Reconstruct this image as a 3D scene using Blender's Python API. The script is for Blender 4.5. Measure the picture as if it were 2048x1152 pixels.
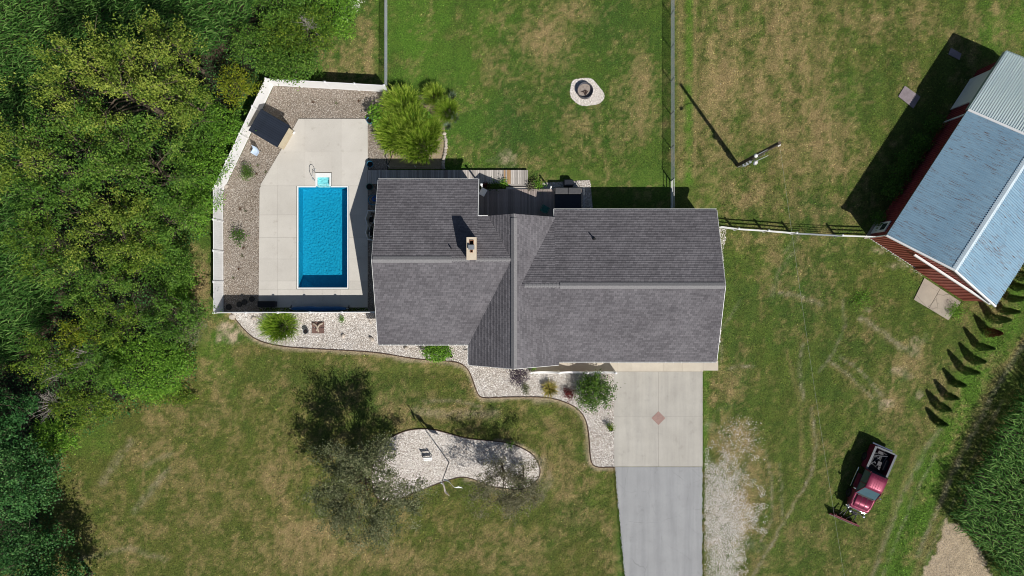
import bpy, math, random
import numpy as np
from mathutils import Matrix, Vector
R = math.radians
rnd = random.Random(7)
NR = np.random.default_rng(11)
for o in list(bpy.data.objects): bpy.data.objects.remove(o, do_unlink=True)
scene = bpy.context.scene
COL = scene.collection

# ------------------------------------------------------------------ camera, sky, sun, exposure
CAMH, FPX = 56.0, 1344.0
cam = bpy.data.cameras.new('camera'); camo = bpy.data.objects.new('camera', cam); COL.objects.link(camo)
camo.location = (0, 0, CAMH); cam.sensor_width = 36.0; cam.lens = 36.0 * FPX / 2048.0
cam.clip_start = 0.5; cam.clip_end = 20000; scene.camera = camo
SUN_EL = 46.0; SDX, SDY = -0.584, 0.812          # direction in which shadows fall
w = bpy.data.worlds.new('World'); scene.world = w; w.use_nodes = True
wn = w.node_tree.nodes; wl = w.node_tree.links
sky = wn.new('ShaderNodeTexSky'); sky.sky_type = 'NISHITA'; sky.sun_disc = False
sky.sun_elevation = R(SUN_EL); sky.sun_rotation = math.atan2(-SDX, -SDY); sky.altitude = 200
wn['Background'].inputs['Strength'].default_value = 0.055
wl.new(sky.outputs['Color'], wn['Background'].inputs['Color'])
sl = bpy.data.lights.new('sun', 'SUN'); sl.energy = 5.0; sl.angle = R(0.55); sl.color = (1.0, 0.955, 0.89)
so = bpy.data.objects.new('sun', sl); COL.objects.link(so)
ce = math.cos(R(SUN_EL))
so.rotation_euler = Vector((SDX * ce, SDY * ce, -math.sin(R(SUN_EL)))).to_track_quat('-Z', 'Y').to_euler()
so.location = (30, -40, 50)
scene.render.engine = 'CYCLES'
vs = scene.view_settings; vs.view_transform = 'Standard'; vs.look = 'None'; vs.exposure = 0.0; vs.gamma = 1.0; vs.use_curve_mapping = False
scene.cycles.filter_width = 1.0; scene.cycles.max_bounces = 6; scene.cycles.transparent_max_bounces = 12

# ------------------------------------------------------------------ helpers
def W(px, py, h=0.0):
    k = (CAMH - h) / FPX
    return ((px - 1024) * k, (576 - py) * k, h)
def W2(px, py, h=0.0): return W(px, py, h)[:2]

def tag(o, label=None, cat=None, group=None, kind=None):
    if label: o['label'] = label
    if cat: o['category'] = cat
    if group: o['group'] = group
    if kind: o['kind'] = kind
    return o
def empty(name, loc=(0, 0, 0), rz=0.0, label=None, cat=None, group=None):
    o = bpy.data.objects.new(name, None); o.empty_display_size = 0.2; COL.objects.link(o)
    o.location = loc; o.rotation_euler = (0, 0, rz)
    return tag(o, label, cat, group)
def link(name, me, parent=None, loc=None, rot=None, world=False):
    o = bpy.data.objects.new(name, me); COL.objects.link(o)
    if parent:
        o.parent = parent
        if world:
            p = parent; off = Vector(p.location)
            o.matrix_parent_inverse = Matrix.Translation(-off)
    if loc is not None: o.location = loc
    if rot is not None: o.rotation_euler = rot
    return o

class MB:
    def __init__(s): s.v = []; s.f = []; s.uv = None
    def add(s, vs, fs):
        n = len(s.v); s.v += [tuple(p) for p in vs]; s.f += [tuple(i + n for i in f) for f in fs]; return s
    def box(s, x0, x1, y0, y1, z0, z1):
        return s.add([(x0,y0,z0),(x1,y0,z0),(x1,y1,z0),(x0,y1,z0),(x0,y0,z1),(x1,y0,z1),(x1,y1,z1),(x0,y1,z1)],
                     [(0,3,2,1),(4,5,6,7),(0,1,5,4),(1,2,6,5),(2,3,7,6),(3,0,4,7)])
    def cbox(s, c, sx, sy, sz, rz=0.0, rx=0.0, ry=0.0):
        m = Matrix.Translation(c) @ Matrix.Rotation(rz,4,'Z') @ Matrix.Rotation(ry,4,'Y') @ Matrix.Rotation(rx,4,'X')
        vs = [m @ Vector((x*sx/2, y*sy/2, z*sz/2)) for z in (-1,1) for x,y in ((-1,-1),(1,-1),(1,1),(-1,1))]
        return s.add(vs, [(0,3,2,1),(4,5,6,7),(0,1,5,4),(1,2,6,5),(2,3,7,6),(3,0,4,7)])
    def bbox(s, c, sx, sy, sz, b=0.03, rz=0.0):      # box with bevelled vertical and top edges
        m = Matrix.Translation(c) @ Matrix.Rotation(rz,4,'Z')
        def ring(ix, z):
            x, y = sx/2 - ix, sy/2 - ix; q = b if ix == 0 else b*0.6
            return [(x-q,-y,z),(x,-y+q,z),(x,y-q,z),(x-q,y,z),(-x+q,y,z),(-x,y-q,z),(-x,-y+q,z),(-x+q,-y,z)]
        vs = [m @ Vector(p) for r in (ring(0,-sz/2), ring(0,sz/2-b), ring(b,sz/2)) for p in r]
        fs = [tuple(range(7,-1,-1)), tuple(range(16,24))]
        for k in (0,8):
            for i in range(8): j=(i+1)%8; fs.append((k+i,k+j,k+8+j,k+8+i))
        return s.add(vs, fs)
    def prism(s, poly, z0, z1):
        n = len(poly)
        a = sum(poly[i][0]*poly[(i+1)%n][1]-poly[(i+1)%n][0]*poly[i][1] for i in range(n))
        if a < 0: poly = poly[::-1]
        vs = [(p[0],p[1],z0) for p in poly] + [(p[0],p[1],z1) for p in poly]
        fs = [tuple(range(n-1,-1,-1)), tuple(range(n,2*n))] + [(i,(i+1)%n,n+(i+1)%n,n+i) for i in range(n)]
        return s.add(vs, fs)
    def tube(s, path, rad, sides=6, cap=True):
        path = [Vector(p) for p in path]; n = len(path)
        if not hasattr(rad, '__len__'): rad = [rad]*n
        vs = []; fs = []
        for i, p in enumerate(path):
            d = (path[min(i+1,n-1)] - path[max(i-1,0)]).normalized()
            u = d.cross(Vector((0,0,1)));
            if u.length < 1e-3: u = d.cross(Vector((0,1,0)))
            u.normalize(); v = d.cross(u)
            for k in range(sides):
                a = 2*math.pi*k/sides; vs.append(p + (u*math.cos(a) + v*math.sin(a))*rad[i])
        for i in range(n-1):
            for k in range(sides):
                j=(k+1)%sides; fs.append((i*sides+k,i*sides+j,(i+1)*sides+j,(i+1)*sides+k))
        if cap: fs.append(tuple(range(sides-1,-1,-1))); fs.append(tuple((n-1)*sides+k for k in range(sides)))
        return s.add(vs, fs)
    def lathe(s, prof, c=(0,0,0), sides=20):          # prof: (r, z)
        vs=[]; fs=[]; n=len(prof)
        for r,z in prof:
            for k in range(sides):
                a=2*math.pi*k/sides; vs.append((c[0]+r*math.cos(a), c[1]+r*math.sin(a), c[2]+z))
        for i in range(n-1):
            for k in range(sides):
                j=(k+1)%sides; fs.append((i*sides+k,i*sides+j,(i+1)*sides+j,(i+1)*sides+k))
        if prof[-1][0] > 1e-4: fs.append(tuple((n-1)*sides+k for k in range(sides)))
        if prof[0][0] > 1e-4: fs.append(tuple(range(sides-1,-1,-1)))
        return s.add(vs, fs)
    def mesh(s, name, mat=None, smooth=False):
        me = bpy.data.meshes.new(name); me.from_pydata([tuple(v) for v in s.v], [], s.f); me.update()
        if s.uv:
            ul = me.uv_layers.new(name='UVMap')
            for l in me.loops: ul.data[l.index].uv = s.uv[l.vertex_index]
        if mat: me.materials.append(mat)
        if smooth: me.polygons.foreach_set('use_smooth', [True]*len(me.polygons))
        return me
    def build(s, name, mat=None, parent=None, smooth=False, world=False, loc=None, rot=None):
        return link(name, s.mesh(name, mat, smooth), parent, loc, rot, world)

def np_mesh(name, V, F, mat=None, attrs=None, cols=None):
    V = np.asarray(V, np.float32); F = np.asarray(F, np.int32); k = F.shape[1]
    me = bpy.data.meshes.new(name)
    me.vertices.add(len(V)); me.vertices.foreach_set('co', V.ravel())
    me.loops.add(F.size); me.loops.foreach_set('vertex_index', F.ravel())
    me.polygons.add(len(F)); me.polygons.foreach_set('loop_start', np.arange(0, F.size, k, dtype=np.int32))
    me.update(calc_edges=True)
    if attrs:
        for n_, a in attrs.items():
            at = me.attributes.new(n_, 'FLOAT', 'POINT'); at.data.foreach_set('value', np.asarray(a, np.float32))
    if cols is not None:
        at = me.attributes.new('Col', 'FLOAT_COLOR', 'POINT')
        c4 = np.ones((len(V), 4), np.float32); c4[:, :3] = cols; at.data.foreach_set('color', c4.ravel())
    if mat: me.materials.append(mat)
    return me
def copy_tree(o, parent=None):
    c = o.copy(); COL.objects.link(c); c.parent = parent
    for ch in list(o.children):
        copy_tree(ch, c)
    return c
def inside(poly, X, Y):
    X = np.asarray(X); Y = np.asarray(Y); r = np.zeros(X.shape, bool); n = len(poly)
    for i in range(n):
        x0,y0 = poly[i]; x1,y1 = poly[(i+1)%n]
        if y0 == y1: continue
        c = ((y0 > Y) != (y1 > Y)) & (X < (x1-x0)*(Y-y0)/(y1-y0)+x0); r ^= c
    return r
def smooth_poly(pts, it=2, closed=True):
    for _ in range(it):
        q = []; n = len(pts)
        rng = range(n if closed else n-1)
        if not closed: q.append(pts[0])
        for i in rng:
            a = pts[i]; b = pts[(i+1)%n]
            q.append(tuple(a[k]*.75+b[k]*.25 for k in range(len(a)))); q.append(tuple(a[k]*.25+b[k]*.75 for k in range(len(a))))
        if not closed: q.append(pts[-1])
        pts = q
    return pts
def vnoise(X, Y, sc, seed):
    g = np.random.default_rng(seed).random((256, 256)).astype(np.float32)
    x = np.asarray(X)/sc + 1000.3; y = np.asarray(Y)/sc + 1000.7
    xi = np.floor(x).astype(int); yi = np.floor(y).astype(int); fx = x-xi; fy = y-yi
    fx = fx*fx*(3-2*fx); fy = fy*fy*(3-2*fy); xi %= 256; yi %= 256; xj=(xi+1)%256; yj=(yi+1)%256
    return (g[yi,xi]*(1-fx)+g[yi,xj]*fx)*(1-fy)+(g[yj,xi]*(1-fx)+g[yj,xj]*fx)*fy
def fbm(X, Y, sc, seed, o=4):
    t = 0; a = 1; s = 0
    for i in range(o): t = t + a*vnoise(X, Y, sc/2**i, seed+i); s += a; a *= .55
    return t/s

# ------------------------------------------------------------------ materials
def _m(name):
    m = bpy.data.materials.new(name); m.use_nodes = True
    return m, m.node_tree.nodes, m.node_tree.links, m.node_tree.nodes['Principled BSDF']
def mixc(n, l, fac, a, b, mode='MIX'):
    x = n.new('ShaderNodeMix'); x.data_type = 'RGBA'; x.blend_type = mode
    for i, val in ((0, fac), (6, a), (7, b)):
        sock = x.inputs[i]
        if hasattr(val, 'node'): l.new(val, sock)
        elif i == 0: sock.default_value = val
        elif isinstance(val, (int, float)): sock.default_value = (val, val, val, 1)
        else: sock.default_value = (*val, 1)
    return x.outputs[2]
def noise(n, l, co, sc, det=4, rough=.55):
    t = n.new('ShaderNodeTexNoise'); t.inputs['Scale'].default_value = sc; t.inputs['Detail'].default_value = det; t.inputs['Roughness'].default_value = rough
    l.new(co, t.inputs['Vector']); return t.outputs['Fac']
def ramp(n, l, fac, p0, p1):
    t = n.new('ShaderNodeMapRange'); t.inputs[1].default_value = p0; t.inputs[2].default_value = p1; l.new(fac, t.inputs[0]); return t.outputs[0]
def coord(n, l, kind='Object', scale=None, rz=0):
    t = n.new('ShaderNodeTexCoord').outputs[kind] if kind != 'World' else n.new('ShaderNodeNewGeometry').outputs['Position']
    if scale or rz:
        mp = n.new('ShaderNodeMapping'); l.new(t, mp.inputs['Vector'])
        if scale: mp.inputs['Scale'].default_value = scale
        mp.inputs['Rotation'].default_value = (0, 0, rz); return mp.outputs[0]
    return t
def bumpn(n, l, b, h, st, dist=.02):
    x = n.new('ShaderNodeBump'); x.inputs['Strength'].default_value = st; x.inputs['Distance'].default_value = dist
    l.new(h, x.inputs['Height']); l.new(x.outputs[0], b.inputs['Normal'])
def mat(name, c1, c2=None, scale=3.0, rough=.8, metal=0.0, bump=0.0, bscale=60, objrand=0.0, coat=0.0, spec=.3, kind='Object', stretch=None):
    m, n, l, b = _m(name); c2 = c2 or tuple(x*.72 for x in c1)
    co = coord(n, l, kind, stretch)
    f1 = noise(n, l, co, scale, 6, .65); c = mixc(n, l, ramp(n, l, f1, .35, .68), c1, c2)
    if objrand:
        oi = n.new('ShaderNodeObjectInfo'); h = n.new('ShaderNodeHueSaturation'); l.new(c, h.inputs['Color'])
        mr = n.new('ShaderNodeMapRange'); mr.inputs[3].default_value = 1-objrand; mr.inputs[4].default_value = 1+objrand
        l.new(oi.outputs['Random'], mr.inputs[0]); l.new(mr.outputs[0], h.inputs['Value']); c = h.outputs[0]
    l.new(c, b.inputs['Base Color']); b.inputs['Roughness'].default_value = rough; b.inputs['Metallic'].default_value = metal
    b.inputs['Specular IOR Level'].default_value = spec
    if coat: b.inputs['Coat Weight'].default_value = coat; b.inputs['Coat Roughness'].default_value = .05
    if bump: bumpn(n, l, b, noise(n, l, co, bscale, 3), bump, .01)
    return m
def leafmat(name, ca, cb, cc, trans=.28, rough=.5):
    m, n, l, b = _m(name)
    at = n.new('ShaderNodeAttribute'); at.attribute_name = 'v'
    c = mixc(n, l, ramp(n, l, at.outputs['Fac'], 0, .55), ca, cb); c = mixc(n, l, ramp(n, l, at.outputs['Fac'], .55, 1), c, cc)
    l.new(c, b.inputs['Base Color']); b.inputs['Roughness'].default_value = rough; b.inputs['Specular IOR Level'].default_value = .16
    tr = n.new('ShaderNodeBsdfTranslucent'); l.new(c, tr.inputs['Color']); mx = n.new('ShaderNodeMixShader'); mx.inputs[0].default_value = trans
    l.new(b.outputs[0], mx.inputs[1]); l.new(tr.outputs[0], mx.inputs[2]); l.new(mx.outputs[0], n['Material Output'].inputs['Surface'])
    return m
def attrmat(name, rough=.85, sc=(9, 45), amp=.45, bump=.6, spec=.2, rg=(.55,1.45)):
    m, n, l, b = _m(name)
    at = n.new('ShaderNodeAttribute'); at.attribute_name = 'Col'; co = coord(n, l, 'World')
    f = noise(n, l, co, sc[0], 6, .75); f2 = noise(n, l, co, sc[1], 2)
    k = n.new('ShaderNodeMath'); k.operation = 'ADD'; l.new(f, k.inputs[0]); l.new(f2, k.inputs[1])
    g = ramp(n, l, k.outputs[0], *rg)
    lo = mixc(n, l, 1.0, at.outputs['Color'], (1-amp,)*3, 'MULTIPLY'); hi = mixc(n, l, 1.0, at.outputs['Color'], (1+amp,)*3, 'MULTIPLY')
    l.new(mixc(n, l, g, lo, hi), b.inputs['Base Color']); b.inputs['Roughness'].default_value = rough; b.inputs['Specular IOR Level'].default_value = spec
    if bump: bumpn(n, l, b, k.outputs[0], bump, .04)
    return m
M = {}
M['ground'] = attrmat('lawn_soil', sc=(7.5,34), amp=.8, bump=.9, rg=(.76,1.24))
M['blade'] = attrmat('grass_blade', rough=.6, sc=(7.5,34), amp=.62, bump=0, rg=(.76,1.24))
def gravelmat(name, cols, sc=11.0):
    m, n, l, b = _m(name); co = coord(n, l, 'World')
    v = n.new('ShaderNodeTexVoronoi'); v.inputs['Scale'].default_value = sc; l.new(co, v.inputs['Vector'])
    sep = n.new('ShaderNodeSeparateColor'); l.new(v.outputs['Color'], sep.inputs[0])
    c = mixc(n, l, sep.outputs[0], cols[0], cols[1]); c = mixc(n, l, ramp(n, l, sep.outputs[1], .6, .95), c, cols[2])
    c = mixc(n, l, ramp(n, l, v.outputs['Distance'], .25, .75), c, mixc(n, l, 1.0, c, (.55,)*3, 'MULTIPLY'))
    c = mixc(n, l, ramp(n, l, noise(n, l, co, .5, 4), .3, .7), c, mixc(n, l, 1.0, c, (.82, .78, .72), 'MULTIPLY'))
    l.new(c, b.inputs['Base Color']); b.inputs['Roughness'].default_value = .85
    inv = n.new('ShaderNodeMath'); inv.operation = 'SUBTRACT'; inv.inputs[0].default_value = 1; l.new(v.outputs['Distance'], inv.inputs[1]); bumpn(n, l, b, inv.outputs[0], .8, .05)
    return m
M['gravel_w'] = gravelmat('pale_river_gravel', ((.60,.56,.52),(.42,.38,.35),(.72,.70,.67)))
M['gravel_b'] = gravelmat('brown_pea_gravel', ((.33,.28,.23),(.23,.19,.155),(.48,.44,.39)), 14)
def stonemat(name, ca, cb, cc):
    m, n, l, b = _m(name); g = n.new('ShaderNodeNewGeometry')
    c = mixc(n, l, ramp(n, l, g.outputs['Random Per Island'], 0, .6), ca, cb); c = mixc(n, l, ramp(n, l, g.outputs['Random Per Island'], .6, 1), c, cc)
    l.new(c, b.inputs['Base Color']); b.inputs['Roughness'].default_value = .75; return m
M['stone_w'] = stonemat('pale_stones', (.40,.35,.31), (.62,.58,.54), (.82,.80,.77))
M['stone_b'] = stonemat('brown_stones', (.21,.17,.14), (.36,.30,.25), (.58,.54,.49))
def concmat(name, c1, c2, stain, jrand=.05):
    m, n, l, b = _m(name); co = coord(n, l, 'World')
    c = mixc(n, l, ramp(n, l, noise(n, l, co, .55, 6, .6), .35, .68), c1, c2)
    c = mixc(n, l, ramp(n, l, noise(n, l, co, 1.3, 5, .7), .60, .78), c, stain)
    c = mixc(n, l, ramp(n, l, noise(n, l, co, 22, 3, .7), .3, .75), c, mixc(n, l, 1.0, c, (.86,)*3, 'MULTIPLY'))
    oi = n.new('ShaderNodeObjectInfo'); h = n.new('ShaderNodeHueSaturation'); l.new(c, h.inputs['Color'])
    mr = n.new('ShaderNodeMapRange'); mr.inputs[3].default_value = 1-jrand; mr.inputs[4].default_value = 1+jrand
    l.new(oi.outputs['Random'], mr.inputs[0]); l.new(mr.outputs[0], h.inputs['Value'])
    l.new(h.outputs[0], b.inputs['Base Color']); b.inputs['Roughness'].default_value = .9; b.inputs['Specular IOR Level'].default_value = .2
    bumpn(n, l, b, noise(n, l, co, 60, 3), .25, .01); return m
M['conc'] = concmat('pool_concrete', (.585,.558,.51), (.53,.503,.457), (.405,.375,.325))
M['conc2'] = concmat('drive_concrete', (.475,.455,.41), (.415,.395,.355), (.35,.335,.30))
M['conc3'] = concmat('old_concrete', (.42,.37,.30), (.34,.30,.25), (.24,.21,.18))
M['slabpurple'] = mat('weathered_slab', (.27,.23,.25), (.19,.16,.17), 2, bump=.4)
def tyremarks(m):
    n=m.node_tree.nodes; l=m.node_tree.links; b=n['Principled BSDF']; old=b.inputs['Base Color'].links[0].from_socket
    f=noise(n,l,coord(n,l,'World',(1.6,.10,1)),1.0,5,.6); f2=noise(n,l,coord(n,l,'World'),.9,6,.7)
    c=mixc(n,l,ramp(n,l,f,.42,.66),old,mixc(n,l,1.0,old,(.86,.86,.87),'MULTIPLY')); c=mixc(n,l,ramp(n,l,f2,.60,.72),c,mixc(n,l,1.0,c,(.82,.82,.82),'MULTIPLY')); l.new(c,b.inputs['Base Color'])
def crackmat(m, sc=.55, wd=.012, dark=.5):
    n=m.node_tree.nodes; l=m.node_tree.links; b=n['Principled BSDF']; co=coord(n,l,'World'); nz=n.new('ShaderNodeTexNoise'); nz.inputs['Scale'].default_value=1.2; nz.inputs['Detail'].default_value=6; l.new(co,nz.inputs['Vector'])
    v=n.new('ShaderNodeTexVoronoi'); v.feature='DISTANCE_TO_EDGE'; v.inputs['Scale'].default_value=sc; l.new(mixc(n,l,.25,co,nz.outputs['Color']),v.inputs['Vector'])
    old=b.inputs['Base Color'].links[0].from_socket; k=ramp(n,l,v.outputs['Distance'],wd,wd*.3); g=n.new('ShaderNodeMath'); g.operation='MULTIPLY'; l.new(k,g.inputs[0]); l.new(ramp(n,l,noise(n,l,co,.6,2),.42,.62),g.inputs[1])
    l.new(mixc(n,l,g.outputs[0],old,mixc(n,l,1.0,old,(dark,)*3,'MULTIPLY')),b.inputs['Base Color']); return m
M['asphalt'] = concmat('worn_asphalt', (.345,.352,.358), (.31,.316,.322), (.262,.266,.27))
tyremarks(M['asphalt']); tyremarks(M['conc2']); crackmat(M['asphalt'],.42,.006,.72); crackmat(M['conc3'],.9,.014,.45)
M['diamond'] = mat('brick_diamond', (.33,.22,.19), (.27,.18,.16), 6)
def shinglemat():
    m, n, l, b = _m('asphalt_shingle'); uv = coord(n, l, 'UV')
    br = n.new('ShaderNodeTexBrick'); l.new(uv, br.inputs['Vector']); br.inputs['Scale'].default_value = 1.0
    br.inputs['Brick Width'].default_value = .30; br.inputs['Row Height'].default_value = .145; br.inputs['Mortar Size'].default_value = .008
    br.inputs['Color1'].default_value = (.122,.120,.127,1); br.inputs['Color2'].default_value = (.180,.177,.186,1); br.inputs['Mortar'].default_value = (.055,.054,.058,1)
    br.offset = .37; br.inputs['Bias'].default_value = .0
    br2 = n.new('ShaderNodeTexBrick'); l.new(uv, br2.inputs['Vector']); br2.inputs['Scale'].default_value = 1.0
    br2.inputs['Brick Width'].default_value = .93; br2.inputs['Row Height'].default_value = .145; br2.inputs['Mortar Size'].default_value = .0
    br2.inputs['Color1'].default_value = (.93,.925,.93,1); br2.inputs['Color2'].default_value = (1.06,1.05,1.05,1); br2.offset = .29
    c = mixc(n, l, 1.0, br.outputs['Color'], br2.outputs['Color'], 'MULTIPLY')
    wp = coord(n, l, 'World'); f = noise(n, l, wp, .35, 5, .6)
    c = mixc(n, l, ramp(n, l, f, .3, .7), mixc(n, l, 1.0, c, (.80,.78,.80), 'MULTIPLY'), mixc(n, l, 1.0, c, (1.12,1.10,1.12), 'MULTIPLY'))
    f2 = noise(n, l, coord(n, l, 'World', (3.5, .5, 1)), 1.0, 4); c = mixc(n, l, ramp(n, l, f2, .55, .8), c, mixc(n, l, 1.0, c, (1.14,1.12,1.12), 'MULTIPLY'))
    l.new(c, b.inputs['Base Color']); b.inputs['Roughness'].default_value = .95; b.inputs['Specular IOR Level'].default_value = .08
    bumpn(n, l, b, noise(n, l, wp, 80, 2), .4, .01); return m
M['shingle'] = shinglemat()
M['cap'] = mat('ridge_cap_shingle', (.235,.23,.236), (.175,.172,.178), 9, rough=.9, bump=.4)
M['white'] = mat('white_vinyl', (.80,.80,.80), (.72,.73,.73), 1.2, rough=.45)
M['whitemetal'] = mat('white_trim_metal', (.78,.78,.77), (.70,.70,.69), 2, rough=.4)
M['siding'] = mat('cream_siding', (.66,.62,.54), (.60,.56,.48), 1, rough=.6)
M['glass'] = mat('window_glass', (.03,.04,.05), (.02,.03,.04), 1, rough=.06, spec=.6)
M['gutterdark'] = mat('gutter_inside', (.05,.05,.05), None, 3)
M['brickc'] = mat('chimney_cream_crown', (.62,.54,.42), (.52,.44,.34), 3, bump=.3)
M['brickr'] = mat('chimney_brick', (.30,.17,.12), (.20,.11,.08), 4, bump=.5)
M['flue'] = mat('clay_flue', (.32,.15,.08), (.20,.09,.05), 6)
M['soot'] = mat('soot', (.012,.009,.008), None, 6)
M['steel'] = mat('galvanised_steel', (.55,.58,.60), (.44,.47,.50), 4, rough=.38, metal=.8)
M['galv'] = mat('galvanised_wire', (.22,.245,.255), (.17,.19,.20), 5, rough=.6, metal=.2)
M['darkmetal'] = mat('dark_metal', (.05,.05,.055), (.03,.03,.035), 5, rough=.5, metal=.5)
M['black'] = mat('black_plastic', (.014,.015,.017), (.010,.010,.012), 5, rough=.5)
M['navy'] = mat('dark_navy_vinyl', (.020,.024,.034), (.014,.017,.026), 4, rough=.5)
M['blue'] = mat('blue_pool_cover', (.010,.10,.28), (.006,.07,.20), 4, rough=.45)
M['bluepot'] = mat('glazed_blue', (.04,.25,.40), (.03,.17,.30), 6, rough=.3)
M['skyblue'] = mat('pale_blue_plastic', (.50,.60,.74), (.42,.52,.66), 4, rough=.35)
M['greenpl'] = mat('green_plastic', (.03,.16,.13), (.02,.11,.09), 6, rough=.45)
M['wood'] = mat('weathered_deck_wood', (.50,.465,.43), (.36,.33,.30), 2.5, rough=.85, objrand=.28, bump=.4, stretch=(9,1,1))
M['woodnew'] = mat('new_deck_wood', (.42,.27,.14), (.34,.20,.10), 3, rough=.8, objrand=.1, stretch=(9,1,1))
M['wooddark'] = mat('stained_deck_wood', (.34,.285,.26), (.25,.21,.195), 2.5, rough=.85, objrand=.25, bump=.4, stretch=(9,1,1))
M['bark'] = mat('bark', (.16,.125,.09), (.08,.06,.045), 5, rough=.95, bump=.6, bscale=20)
M['deadwood'] = mat('grey_dead_wood', (.34,.31,.28), (.22,.20,.18), 5, rough=.95)
M['polewood'] = mat('pole_wood', (.14,.11,.085), (.07,.055,.045), 3, rough=.95, stretch=(6,6,.6))
M['edging'] = mat('brown_edging', (.10,.06,.04), (.06,.04,.03), 6)
M['rock'] = mat('landscape_rock', (.52,.46,.40), (.36,.31,.26), 3, objrand=.25, bump=.6, bscale=12)
M['terracotta'] = mat('terracotta', (.36,.15,.08), (.26,.10,.06), 5)
M['pot'] = mat('grey_pot', (.13,.14,.16), (.09,.10,.11), 5, rough=.5)
M['shedroof'] = mat('dark_blue_roof_sheet', (.028,.036,.055), (.020,.026,.040), 2, rough=.55, objrand=.12)
M['tan'] = mat('tan_shed_wall', (.50,.44,.32), (.42,.36,.26), 2)
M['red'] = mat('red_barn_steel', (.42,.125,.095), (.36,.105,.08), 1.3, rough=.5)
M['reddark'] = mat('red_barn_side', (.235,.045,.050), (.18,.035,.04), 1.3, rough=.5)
M['fasciagreen'] = mat('grey_green_trim', (.28,.36,.36), (.22,.29,.29), 2, rough=.5)
def barnroofmat(name, c1, c2, rust, amt):
    m, n, l, b = _m(name); co = coord(n, l, 'Object')
    c = mixc(n, l, ramp(n, l, noise(n, l, co, .5, 5), .3, .7), c1, c2)
    oi = n.new('ShaderNodeObjectInfo'); sc_ = n.new('ShaderNodeVectorMath'); sc_.operation = 'SCALE'; sc_.inputs[0].default_value = (37, 53, 11); l.new(oi.outputs['Random'], sc_.inputs['Scale'])
    ad = n.new('ShaderNodeVectorMath'); l.new(co, ad.inputs[0]); l.new(sc_.outputs[0], ad.inputs[1]); co = ad.outputs[0]
    mp = n.new('ShaderNodeMapping'); l.new(co, mp.inputs['Vector']); mp.inputs['Scale'].default_value = (.9, 20, 1)
    f = noise(n, l, mp.outputs[0], 1.6, 4, .6)
    big = noise(n, l, co, .35, 3); k = n.new('ShaderNodeMath'); k.operation = 'MULTIPLY_ADD'; l.new(big, k.inputs[0]); k.inputs[1].default_value = .28; l.new(f, k.inputs[2])
    rf = ramp(n, l, k.outputs[0], amt, amt+.035)
    c = mixc(n, l, rf, c, rust)
    st = noise(n, l, coord(n, l, 'Object', (.5, 7, 1)), 1.0, 4); c = mixc(n, l, ramp(n, l, st, .35, .7), c, mixc(n, l, 1.0, c, (.80,.84,.88), 'MULTIPLY'))
    l.new(c, b.inputs['Base Color']); b.inputs['Roughness'].default_value = .42; b.inputs['Metallic'].default_value = .25; return m
M['broof'] = barnroofmat('blue_grey_barn_roof', (.29,.44,.55), (.24,.38,.49), (.17,.105,.09), .735)
M['broof2'] = barnroofmat('pale_barn_roof', (.70,.79,.77), (.65,.74,.73), (.5,.5,.48), .95)
M['maroon'] = mat('maroon_truck_paint', (.19,.022,.058), (.165,.018,.048), .8, rough=.38, metal=.3, coat=.35)
M['plowred'] = mat('plow_red_paint', (.15,.012,.022), (.10,.008,.015), 3, rough=.55)
M['truckglass'] = mat('truck_glass', (.05,.10,.12), (.035,.075,.095), 1, rough=.04, spec=.8)
M['chrome'] = mat('chrome', (.7,.7,.72), (.6,.6,.62), 3, rough=.15, metal=1)
M['tyre'] = mat('tyre_rubber', (.018,.018,.018), None, 8, rough=.9)
M['bedliner'] = mat('bed_liner', (.015,.017,.022), (.010,.011,.015), 4, rough=.6)
M['lamp'] = mat('lamp_lens', (.7,.7,.66), None, 4, rough=.2)
M['amber'] = mat('tail_lamp', (.4,.02,.02), None, 4, rough=.2)
M['ash'] = mat('fire_ash', (.36,.31,.27), (.22,.18,.16), 8, bump=.5)
M['burnt'] = mat('burnt_wood', (.09,.055,.045), (.03,.02,.018), 8)
M['pave'] = mat('brown_paver', (.17,.105,.085), (.12,.07,.06), 5, objrand=.1)
M['drift'] = mat('driftwood', (.42,.35,.28), (.30,.25,.20), 6)
M['flagw'] = mat('pale_flag_cloth', (.74,.78,.80), (.66,.71,.74), 3, rough=.8)
M['flagp'] = mat('pink_flag_cloth', (.75,.60,.55), (.70,.66,.64), 3, rough=.8)
M['porch'] = mat('porch_floor', (.33,.27,.22), (.27,.22,.18), 2)
M['liner'] = None
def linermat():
    m, n, l, b = _m('blue_liner_ripple_light'); co = coord(n, l, 'World')
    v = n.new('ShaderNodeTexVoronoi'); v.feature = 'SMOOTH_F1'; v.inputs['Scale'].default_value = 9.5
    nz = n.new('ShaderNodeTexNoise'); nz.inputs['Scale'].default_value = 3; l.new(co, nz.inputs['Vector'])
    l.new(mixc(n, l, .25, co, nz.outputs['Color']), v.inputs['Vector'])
    c = mixc(n, l, ramp(n, l, v.outputs['Distance'], .05, .7), (.006,.34,.52), (.03,.45,.61))  # paler net between cells: rippling light painted into the liner colour
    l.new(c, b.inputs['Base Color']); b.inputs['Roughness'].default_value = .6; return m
M['liner'] = linermat()
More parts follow.
